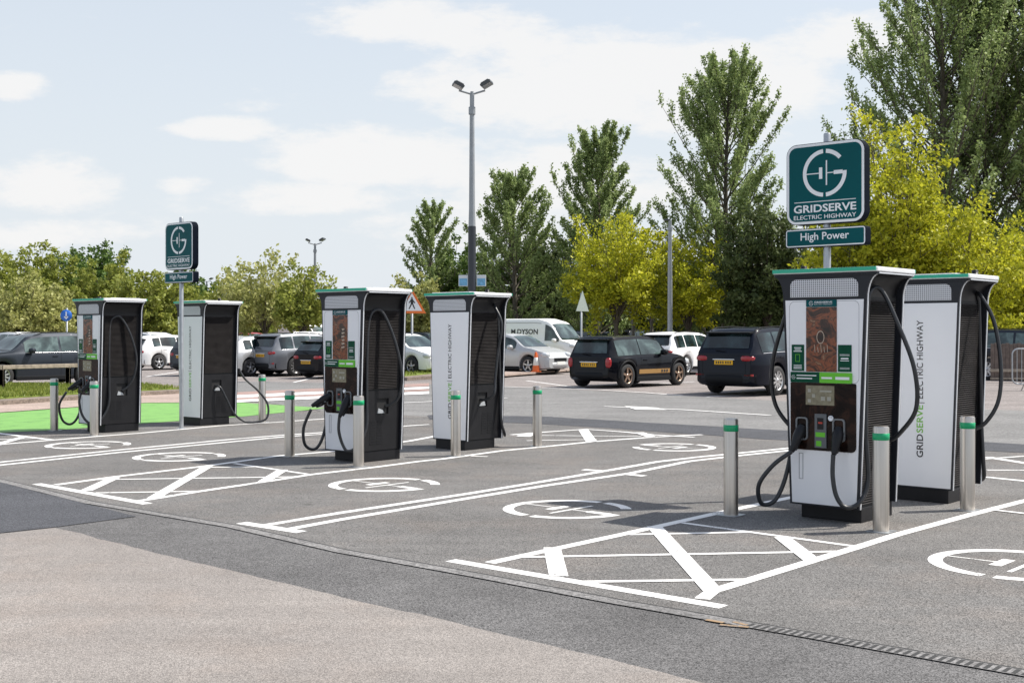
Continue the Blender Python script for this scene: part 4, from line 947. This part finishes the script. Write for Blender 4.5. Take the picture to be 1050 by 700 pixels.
def center(px, Y): return Vector((X_at(px, Y), Y, 0))
make_car('hatch', SILV, center(272, 47.2), HB, 'silver hatchback between the second charger from left and the grey crossover', scale=1.02)
make_car('hatch', WHITEP, center(179, 55), HB, 'white hatchback with red tail light between the two leftmost chargers', scale=1.05)
make_car('suv', DKGREY, center(232, 47.5), HB, 'dark car with yellow plate partly behind the second charger from left', scale=.9)
make_car('suv', DKGREY, center(33, 37.5), HB+PI, 'big dark grey SUV behind the pale timber rail at the left edge', scale=.98, light_glass=True)
make_car('hatch', WHITEP, center(415, 48), HA, 'white car behind the warning sign, between the middle chargers', scale=1.1, light_glass=True)
make_car('hatch', SILV, center(527, 49), HA+.1, 'silver car with its nose towards the cone, in front of the white van', scale=1.1, light_glass=True)
make_car('van', WHITEP, center(551, 57), HA+.12, 'white panel van with black side lettering', 'van', 'parked vans', scale=1.0, van_text=True, name='parked_van', light_glass=True)
make_car('suv', GREYP, center(600, 72), HA, 'grey SUV under the trees between the van and the striped hatchback', scale=1.05, light_glass=True)
make_car('suv', BLACKP, center(655, 84), HB, 'black off-roader in the tree shade above the white SUV', scale=1.1)
make_car('suv', SILV, center(745, 78), HA, 'silver car deep under the trees above the black SUV', scale=1.0, light_glass=True)
make_car('suv', DKGREY, center(1062, 42), HA+.1, 'dark car with pale windscreen behind the crowd barrier', scale=1.05, light_glass=True)
FAR = [(28, 60, 'suv', 'WHITEP', HA, 'white people carrier roof showing above the big dark SUV'), (62, 56, 'hatch', 'SILV', HA, 'silver car roof just left of the leftmost charger'),
 (-2, 62, 'hatch', 'WHITEP', HA+.2, 'white car cut by the left edge behind the big dark SUV'), (50, 70, 'hatch', 'SILV', HA, 'pale silver car in the back row below the blue sign'),
 (160, 68, 'suv', 'WHITEP', HA, 'white car in the back row above the white hatchback'), (243, 70, 'hatch', 'SILV', HA, 'silver car in the back row left of the grey crossover'),
 (272, 74, 'hatch', 'GREYP', HA, 'grey car roof in the back row above the grey crossover'), (310, 66, 'suv', 'WHITEP', HB+PI, 'white car in the back row left of the middle charger'),
 (258, 88, 'suv', 'REDP', HA, 'red car far off left of the thin tree trunks'), (316, 90, 'van', 'WHITEP', HA, 'white van far off beside the middle charger'),
 (440, 75, 'suv', 'DKGREY', HA, 'dark car far behind the white car and the warning sign'), (625, 90, 'suv', 'DKGREY', HA, 'dark car furthest back under the yellow-green tree'),
 (1030, 60, 'suv', 'SILV', HA, 'pale car above the board fence at the right')]
for i, (px, Y, sp, pm, hd, lb) in enumerate(FAR):
    make_car(sp, globals()[pm], center(px, Y), hd, lb, 'van' if sp == 'van' else 'car', 'cars in the back rows', light_glass=True, seed=i, name='parked_van' if sp == 'van' else 'parked_car')
# ------------------------------------------------------------------ trees
M_BARK = mat('bark', (.10, .085, .065), .9, noise=.35, nscale=5)
M_BARKL = mat('pale_bark', (.20, .18, .15), .9, noise=.35, nscale=5)
LV = dict(
 poplar=leafmat('poplar_leaf', [(.11, .16, .045), (.27, .35, .12), (.54, .62, .30)], .44),
 dark=leafmat('dark_leaf', [(.035, .055, .018), (.075, .105, .03), (.17, .20, .07)], .30),
 yellow=leafmat('yellow_leaf', [(.11, .15, .012), (.46, .475, .03), (.88, .82, .08)], .45),
 olive=leafmat('olive_leaf', [(.13, .16, .03), (.29, .33, .06), (.50, .49, .13)], .38),
 pale=leafmat('pale_leaf', [(.19, .22, .06), (.40, .41, .13), (.62, .60, .28)], .38),
 green=leafmat('green_leaf', [(.045, .09, .018), (.10, .17, .03), (.20, .27, .07)], .32))
def tree(px, Y, H, R, kind, leaf, label, cat='tree', group=None, n_limb=60, n_leaf=20000, ls=.13, h0=.12, seed=0, trunk=.18, bark=None, name='tree', ry=None, xw=None, lean=0):
    rng = np.random.default_rng(seed)
    if Y > 58: H = CH+(H-CH)*1.13; R *= 1.13; Y *= 1.13; ls *= 1.06
    X = X_at(px, Y)
    T = thing(name, (X, Y, 0), 0, label, cat, group)
    bark = bark or M_BARK; segs = []; cl = []; cw = []
    top = np.array([lean, 0, H*.97])
    def trunk_pt(f): return np.array([lean*f+.25*math.sin(f*5+seed)*f*trunk*3, .2*math.cos(f*4+seed)*f*trunk*3, H*.97*f])
    mb = MB(); fs = [0, .05, .2, .4, .6, .8, .97]
    if kind == 'round': fs = [0, .04, .15, .3, .45]
    if kind == 'shrub': fs = [0, .1, .3]
    mb.tube([trunk_pt(f) for f in fs], trunk, 8, rad=[trunk*(1.35 if i == 0 else 1)*(1-f*.93) for i, f in enumerate(fs)])
    lump = rng.uniform(.60, 1.2, 64)
    for i in range(n_limb):
        f = h0+(1-h0)*((i+.5)/n_limb)**(.9 if kind == 'poplar' else .8); az = i*2.39996+rng.normal(0, .25)
        if kind == 'poplar':
            env = float(np.interp(f, [0, .1, .3, .55, .75, .9, 1], [.6, .85, 1.05, .9, .68, .45, .25])); el = math.radians(28+34*f+rng.normal(0, 5)); Lb = R*1.1*env*rng.uniform(.72, 1.15)/max(math.cos(el), .45)
            base = trunk_pt(f*.90-.05); up = el
        elif kind == 'round':
            fb = .16+.3*(i/n_limb); base = trunk_pt(fb); u = 1-2*(i+.5)/n_limb; u = u*.93+.07; rad = math.sqrt(max(0, 1-u*u)); k = lump[int((az % (2*PI))/(2*PI)*8)*8+int((u+1)*3.99)]
            cz = H*(.5+h0*.5); tgt = np.array([R*rad*math.cos(az)*k, R*rad*math.sin(az)*k*(ry or 1), cz+(H*(1-h0)/2)*u*min(k, 1.08)]); d = tgt-base; Lb = np.linalg.norm(d)
        else:
            base = trunk_pt(.05); u = (i+.5)/n_limb; rad = math.sqrt(1-u*u*.9); k = lump[i % 64]
            tgt = np.array([R*rad*math.cos(az)*k, (ry or R*.6)*rad*math.sin(az)*k, H*(.12+.86*u)*min(k, 1.05)]); d = tgt-base; Lb = np.linalg.norm(d)
        if kind == 'poplar': d = np.array([math.cos(az)*math.cos(up), math.sin(az)*math.cos(up), math.sin(up)])*Lb
        mid = base+d*.5+np.array([0, 0, (-.05 if kind == 'poplar' else .06)*Lb]); end = base+d
        rb = max(.02, trunk*.33*(1-f*.6)); mb.tube([base, mid, end], rb, 5, rad=[rb, rb*.6, rb*.15], caps=False)
        ns = 9 if kind == 'poplar' else 6
        for k in range(ns):
            t = .25+.75*(k+rng.random())/ns; p = (base+(mid-base)*t*2) if t < .5 else (mid+(end-mid)*(t-.5)*2)
            sl = Lb*(.34 if kind == 'poplar' else .30)*(1.2-t)*rng.uniform(.6, 1.3)+.15; v = rng.normal(0, 1, 3); v /= np.linalg.norm(v)
            v = (v*.42+d/Lb*.65+np.array([0, 0, .75])) if kind == 'poplar' else (v*.8+d/Lb*.8+np.array([0, 0, .2])); v /= np.linalg.norm(v); e = p+v*sl
            if k % 2 == 0: mb.tube([p, e], .02, 3, rad=[rb*.35+.008, .006], caps=False)
            nj = 5 if kind == 'poplar' else 3
            for j in range(nj):
                cl.append(p+(e-p)*(j+1)/float(nj)); cw.append((.09+.04*R*.35)*(.62 if kind == 'poplar' else 1.25))
    tr = mb.build('trunk', bark, T)
    cl = np.array(cl); cw = np.array(cw); idx = rng.integers(0, len(cl), n_leaf)
    dens = rng.uniform(.25, 1, len(cl)); keep = rng.random(n_leaf) < dens[idx]; idx = idx[keep]; m = len(idx)
    sg = np.array([1, 1, 1.5]) if kind == 'poplar' else np.array([1.15, 1.15, .8])
    c = cl[idx]+rng.normal(0, 1, (m, 3))*cw[idx][:, None]*sg
    c[:, 2] = np.maximum(c[:, 2], .15)
    a = rng.normal(0, 1, (m, 3)); a[:, 2] += (.4 if kind == 'poplar' else 0); a /= np.linalg.norm(a, axis=1)[:, None]
    b_ = rng.normal(0, 1, (m, 3)); b_[:, 2] *= .6; b_ = np.cross(a, b_); b_ /= np.linalg.norm(b_, axis=1)[:, None]
    s_ = ls*rng.uniform(.6, 1.35, m)[:, None]
    v = np.stack([c-a*s_, c+b_*s_*.55+a*s_*.1, c+a*s_, c-b_*s_*.55+a*s_*.1], 1).reshape(-1, 3)
    me = bpy.data.meshes.new('crown'); me.vertices.add(len(v)); me.vertices.foreach_set('co', v.astype(np.float32).ravel())
    me.loops.add(4*m); me.loops.foreach_set('vertex_index', np.arange(4*m, dtype=np.int32)); me.polygons.add(m)
    me.polygons.foreach_set('loop_start', np.arange(0, 4*m, 4, dtype=np.int32)); me.polygons.foreach_set('loop_total', np.full(m, 4, dtype=np.int32))
    me.materials.append(LV[leaf]); me.update(calc_edges=True); o = bpy.data.objects.new('crown', me); COL.objects.link(o); o.parent = T
    return T
def Hpx(ytop, Y): return CH+(YH-ytop)*Y/F
def Rpx(w, Y): return w/2*Y/F
POP = 'grey-green poplars behind the car park'; YEL = 'yellow-green trees behind the car park'
tree(745, 66, Hpx(42, 66), Rpx(132, 66), 'poplar', 'poplar', 'tallest pointed poplar left of the large sign', group=POP, n_limb=110, n_leaf=100000, ls=.082, h0=.10, seed=3, trunk=.26)
tree(612, 72, Hpx(117, 72), Rpx(100, 72), 'poplar', 'poplar', 'poplar in the middle, second tallest left of the large sign', group=POP, n_limb=85, n_leaf=68000, ls=.088, h0=.10, seed=5, trunk=.24)
tree(528, 74, Hpx(162, 74), Rpx(92, 74), 'poplar', 'poplar', 'poplar just right of the tall lamp post', group=POP, n_limb=72, n_leaf=52000, ls=.088, h0=.08, seed=8, trunk=.22)
tree(442, 82, Hpx(198, 82), Rpx(62, 82), 'poplar', 'poplar', 'smallest poplar, left of the tall lamp post', group=POP, n_limb=60, n_leaf=26000, ls=.095, h0=.08, seed=9, trunk=.2)
tree(965, 57, 21.5, 5.0, 'poplar', 'poplar', 'huge poplar right of the large sign, top out of frame', group=POP, n_limb=100, n_leaf=110000, ls=.078, h0=.08, seed=12, trunk=.28)
tree(1056, 57.5, 22.0, 4.5, 'poplar', 'dark', 'huge dark poplar cut by the right edge', group=POP, n_limb=95, n_leaf=90000, ls=.085, h0=.06, seed=14, trunk=.28)
tree(1012, 57.9, 19.5, 4.0, 'poplar', 'poplar', 'poplar between the two huge ones at the right', group=POP, n_limb=85, n_leaf=60000, ls=.09, h0=.06, seed=15, trunk=.26)
tree(632, 62, Hpx(208, 62), Rpx(112, 62), 'round', 'yellow', 'yellow-green round tree above the black striped hatchback', group=YEL, n_limb=60, n_leaf=27000, ls=.10, h0=.16, seed=21, trunk=.16)
tree(706, 64, Hpx(243, 64), Rpx(88, 64), 'round', 'yellow', 'lower yellow-green tree by the slim pale lantern pole', group=YEL, n_limb=45, n_leaf=17000, ls=.10, h0=.18, seed=23, trunk=.14)
tree(918, 50, Hpx(112, 50), Rpx(112, 50), 'round', 'yellow', 'tall bright yellow-green tree directly right of the large sign', group=YEL, n_limb=70, n_leaf=30000, ls=.092, h0=.14, seed=25, trunk=.15)
tree(985, 50, Hpx(194, 50), Rpx(130, 50), 'round', 'yellow', 'broad yellow-green tree above the right-hand charger', group=YEL, n_limb=60, n_leaf=26000, ls=.09, h0=.14, seed=27, trunk=.15)
tree(870, 51, Hpx(212, 51), Rpx(90, 51), 'round', 'yellow', 'yellow-green tree behind the pole of the large sign', group=YEL, n_limb=50, n_leaf=20000, ls=.105, h0=.12, seed=28, trunk=.14)
tree(1046, 52, Hpx(236, 52), Rpx(84, 52), 'round', 'yellow', 'yellow-green tree cut by the right edge over the board fence', group=YEL, n_limb=40, n_leaf=15000, ls=.10, h0=.1, seed=29, trunk=.12)
tree(786, 60, Hpx(211, 60), Rpx(98, 60), 'round', 'dark', 'dense dark round tree below the tallest poplar, left of the large sign', n_limb=70, n_leaf=42000, ls=.12, h0=.04, seed=31, trunk=.2)
tree(560, 78, Hpx(236, 78), Rpx(90, 78), 'round', 'dark', 'dark bushy tree behind the van under the middle poplars', n_limb=60, n_leaf=30000, ls=.15, h0=.02, seed=33, trunk=.2)
tree(500, 80, Hpx(250, 80), Rpx(80, 80), 'round', 'green', 'green bushy tree behind the middle white-backed charger', n_limb=50, n_leaf=24000, ls=.15, h0=.02, seed=34, trunk=.2)
tree(462, 84, Hpx(247, 84), Rpx(60, 84), 'round', 'green', 'small green tree left of the tall lamp post base', n_limb=45, n_leaf=18000, ls=.15, h0=.02, seed=35, trunk=.18)
tree(425, 76, Hpx(285, 76), Rpx(70, 76), 'round', 'pale', 'pale bushy tree above the warning sign', n_limb=40, n_leaf=13000, ls=.13, h0=.02, seed=36, trunk=.16)
tree(660, 82, Hpx(262, 82), Rpx(110, 82), 'round', 'dark', 'dark tree behind the yellow-green round tree', n_limb=50, n_leaf=26000, ls=.16, h0=.0, seed=37, trunk=.2)
tree(730, 84, Hpx(262, 84), Rpx(110, 84), 'round', 'dark', 'dark tree behind the slim pale lantern pole', n_limb=50, n_leaf=26000, ls=.16, h0=.0, seed=38, trunk=.2)
tree(900, 62, Hpx(212, 62), Rpx(150, 62), 'round', 'dark', 'dark tree filling the gap behind the large sign', n_limb=48, n_leaf=23000, ls=.14, h0=.0, seed=39, trunk=.2)
tree(272, 70, Hpx(262, 70), Rpx(98, 70), 'round', 'pale', 'thin yellow-green tree with see-through crown left of the middle charger', group='thin young trees', n_limb=36, n_leaf=9500, ls=.135, h0=.20, seed=41, trunk=.12)
tree(310, 66, Hpx(272, 66), Rpx(70, 66), 'round', 'olive', 'thin tree leaning against the middle charger, under the twin-head lamp', group='thin young trees', n_limb=34, n_leaf=9500, ls=.125, h0=.2, seed=42, trunk=.12)
tree(243, 76, Hpx(278, 76), Rpx(66, 76), 'round', 'olive', 'thin tree above the second charger from left', group='thin young trees', n_limb=34, n_leaf=9500, ls=.135, h0=.2, seed=43, trunk=.12)
tree(98, 110, Hpx(245, 110), Rpx(86, 110), 'round', 'green', 'dark green tree rising highest over the left tree mass', n_limb=60, n_leaf=30000, ls=.17, h0=.0, seed=45, trunk=.3)
LFT = 'trees of the left hedge line'
for i, (px, yt, w, Y, lf, nl, lb) in enumerate(((-12, 262, 90, 86, 'olive', 24000, 'olive tree cut by the left edge'), (35, 254, 86, 90, 'olive', 26000, 'tall olive-green tree behind the big dark SUV'), (72, 262, 84, 94, 'green', 24000, 'green tree left of the leftmost charger, under the dark dome'),
    (118, 266, 84, 90, 'olive', 24000, 'olive tree above the leftmost charger'), (152, 278, 80, 84, 'olive', 22000, 'olive tree between the two leftmost chargers'), (24, 284, 72, 72, 'pale', 13000, 'pale young tree in front of the hedge line above the dark SUV'), (56, 292, 50, 74, 'pale', 9000, 'pale small tree beside the blue sign'),
    (186, 284, 66, 100, 'olive', 17000, 'olive tree behind the distant brand sign'), (196, 272, 50, 130, 'green', 9000, 'grey-green tree top right of the distant brand sign'), (222, 303, 60, 120, 'green', 12000, 'low green tree behind the second charger from left'))):
    tree(px, Y, Hpx(yt, Y), Rpx(w, Y), 'round', lf, lb, group=LFT, n_limb=50, n_leaf=nl, ls=.14*Y/80, h0=.02, seed=60+i, trunk=.2)
HG = 'dark hedges closing the back of the car park'
for i, (px, yt, w, Y, lf, lb) in enumerate(((20, 318, 190, 96, 'dark', 'dark hedge behind the left back row'), (130, 316, 180, 96, 'dark', 'dark hedge between the leftmost chargers'), (290, 314, 150, 100, 'olive', 'olive hedge behind the thin tree trunks'), (430, 305, 170, 92, 'dark', 'dark hedge behind the warning sign'), (560, 300, 190, 90, 'dark', 'dark hedge behind the van'),
    (690, 300, 190, 90, 'dark', 'dark hedge behind the white SUV'), (830, 295, 190, 84, 'dark', 'dark hedge behind the black SUV'), (1000, 290, 240, 70, 'dark', 'dark hedge behind the board fence'))):
    tree(px, Y, Hpx(yt, Y), Rpx(w, Y), 'shrub', lf, lb, 'hedge', HG, n_limb=90, n_leaf=22000, ls=.17, seed=90+i, trunk=.1, name='hedge', ry=2.5)
# slender trunks seen in the gap under the crowns
for i, px in enumerate((649, 668, 722, 742, 764, 822, 1036)):
    tree(px, 68, 7.5, 1.6, 'round', 'dark' if i % 2 else 'olive', 'slender understorey tree, number of trunks from the yellow-green tree rightwards' if 0 else ['slender tree with bare stem above the striped hatchback', 'slender tree with bare stem above the white SUV roof', 'slender tree right of the slim pale lantern pole', 'slender tree above the left half of the black SUV', 'slender tree above the middle of the black SUV', 'slender tree beside the nearest charger cap', 'slender tree over the board fence at the right edge'][i],
         group='slender understorey trees', n_limb=16, n_leaf=2600, ls=.13, h0=.5, seed=120+i, trunk=.13, bark=M_BARKL)
# ------------------------------------------------------------------ world, sun, camera
EL, AZ = math.radians(54), math.atan2(.68, .15)
w = bpy.data.worlds.new('World'); sc.world = w; w.use_nodes = True; nt = w.node_tree; nt.nodes.clear(); Lk = nt.links
out = nt.nodes.new('ShaderNodeOutputWorld'); bg = nt.nodes.new('ShaderNodeBackground'); sky = nt.nodes.new('ShaderNodeTexSky')
sky.sky_type = 'NISHITA'; sky.sun_disc = False; sky.sun_elevation = EL; sky.sun_rotation = AZ; sky.air_density = 1.2; sky.dust_density = 2.2; sky.ozone_density = 1.2; sky.altitude = 60
tc = nt.nodes.new('ShaderNodeTexCoord'); sp = nt.nodes.new('ShaderNodeSeparateXYZ'); Lk.new(tc.outputs['Generated'], sp.inputs[0])
def mth(op, a, b_=None, clamp=False):
    n = nt.nodes.new('ShaderNodeMath'); n.operation = op; n.use_clamp = clamp
    for i, v in enumerate((a, b_)):
        if v is None: continue
        if isinstance(v, (int, float)): n.inputs[i].default_value = v
        else: Lk.new(v, n.inputs[i])
    return n.outputs[0]
yy = mth('MAXIMUM', sp.outputs[1], .05); u = mth('DIVIDE', sp.outputs[0], yy); v = mth('DIVIDE', sp.outputs[2], yy)
cb = nt.nodes.new('ShaderNodeCombineXYZ'); Lk.new(u, cb.inputs[0]); Lk.new(mth('MULTIPLY', v, 2.6), cb.inputs[1])
n1 = nt.nodes.new('ShaderNodeTexNoise'); n1.inputs['Scale'].default_value = 7.5; n1.inputs['Detail'].default_value = 8; n1.inputs['Roughness'].default_value = .66; Lk.new(cb.outputs[0], n1.inputs['Vector'])
mask = None
# soft cumulus banks, given as directions (degrees to the right, degrees up, half width, half height, strength)
for (px, py, rx, ry, st) in ((640, 85, 200, 50, 1.0), (440, 25, 120, 26, .8), (400, 160, 110, 30, .9), (230, 132, 55, 11, .75), (15, 88, 38, 16, .75), (45, 188, 70, 26, .8), (790, 90, 50, 24, .8), (860, 40, 90, 26, .7), (300, 205, 120, 16, .7), (560, 190, 150, 40, .8), (190, 190, 30, 10, .7), (470, 235, 130, 24, .6), (30, 240, 90, 14, .55)):
    cx, cz = (px-525)/F, (YH-py)/F
    e = mth('ADD', mth('POWER', mth('ABSOLUTE', mth('DIVIDE', mth('SUBTRACT', u, cx), rx/F)), 2), mth('POWER', mth('ABSOLUTE', mth('DIVIDE', mth('SUBTRACT', v, cz), ry/F)), 2))
    g = mth('MULTIPLY', mth('SUBTRACT', 1, mth('MULTIPLY', e, .5), True), st)
    mask = g if mask is None else mth('MAXIMUM', mask, g)
cv = mth('ADD', mth('MULTIPLY', mask, .75), mth('MULTIPLY', mth('SUBTRACT', n1.outputs['Fac'], .5), 1.9))
mr = nt.nodes.new('ShaderNodeMapRange'); mr.interpolation_type = 'SMOOTHSTEP'; mr.inputs['From Min'].default_value = .14; mr.inputs['From Max'].default_value = .52; mr.inputs['To Max'].default_value = .85; Lk.new(cv, mr.inputs['Value'])
mul = nt.nodes.new('ShaderNodeMix'); mul.data_type = 'RGBA'; Lk.new(mth('SUBTRACT', .97, mth('MULTIPLY', mth('MAXIMUM', sp.outputs[2], 0), .9), True), mul.inputs[0]); Lk.new(sky.outputs[0], mul.inputs[6]); mul.inputs[7].default_value = (4.75, 5.05, 5.38, 1)
mx = nt.nodes.new('ShaderNodeMix'); mx.data_type = 'RGBA'; Lk.new(mr.outputs[0], mx.inputs[0]); Lk.new(mul.outputs[2], mx.inputs[6]); mx.inputs[7].default_value = (5.6, 5.55, 5.5, 1)
Lk.new(mx.outputs[2], bg.inputs[0]); bg.inputs[1].default_value = .10; Lk.new(bg.outputs[0], out.inputs[0])
sd = bpy.data.lights.new('sun', 'SUN'); sd.energy = 3.6; sd.angle = math.radians(.5); sd.color = (1, .95, .87)
so = bpy.data.objects.new('sun', sd); COL.objects.link(so)
dv = Vector((math.sin(AZ)*math.cos(EL), math.cos(AZ)*math.cos(EL), math.sin(EL))); so.rotation_euler = dv.to_track_quat('Z', 'Y').to_euler(); so.location = (10, 0, 30)
cd = bpy.data.cameras.new('camera'); cam = bpy.data.objects.new('camera', cd); COL.objects.link(cam); cam.location = (0, 0, CH); cam.rotation_euler = (PI/2, 0, 0)
cd.sensor_width = 36; cd.lens = F/1050*36; cd.shift_y = -9/1050; cd.clip_end = 4000; cd.clip_start = .05; sc.camera = cam
sc.view_settings.view_transform = 'Standard'; sc.view_settings.look = 'None'; sc.view_settings.exposure = .75; sc.view_settings.gamma = 1
sc.render.engine = 'CYCLES'
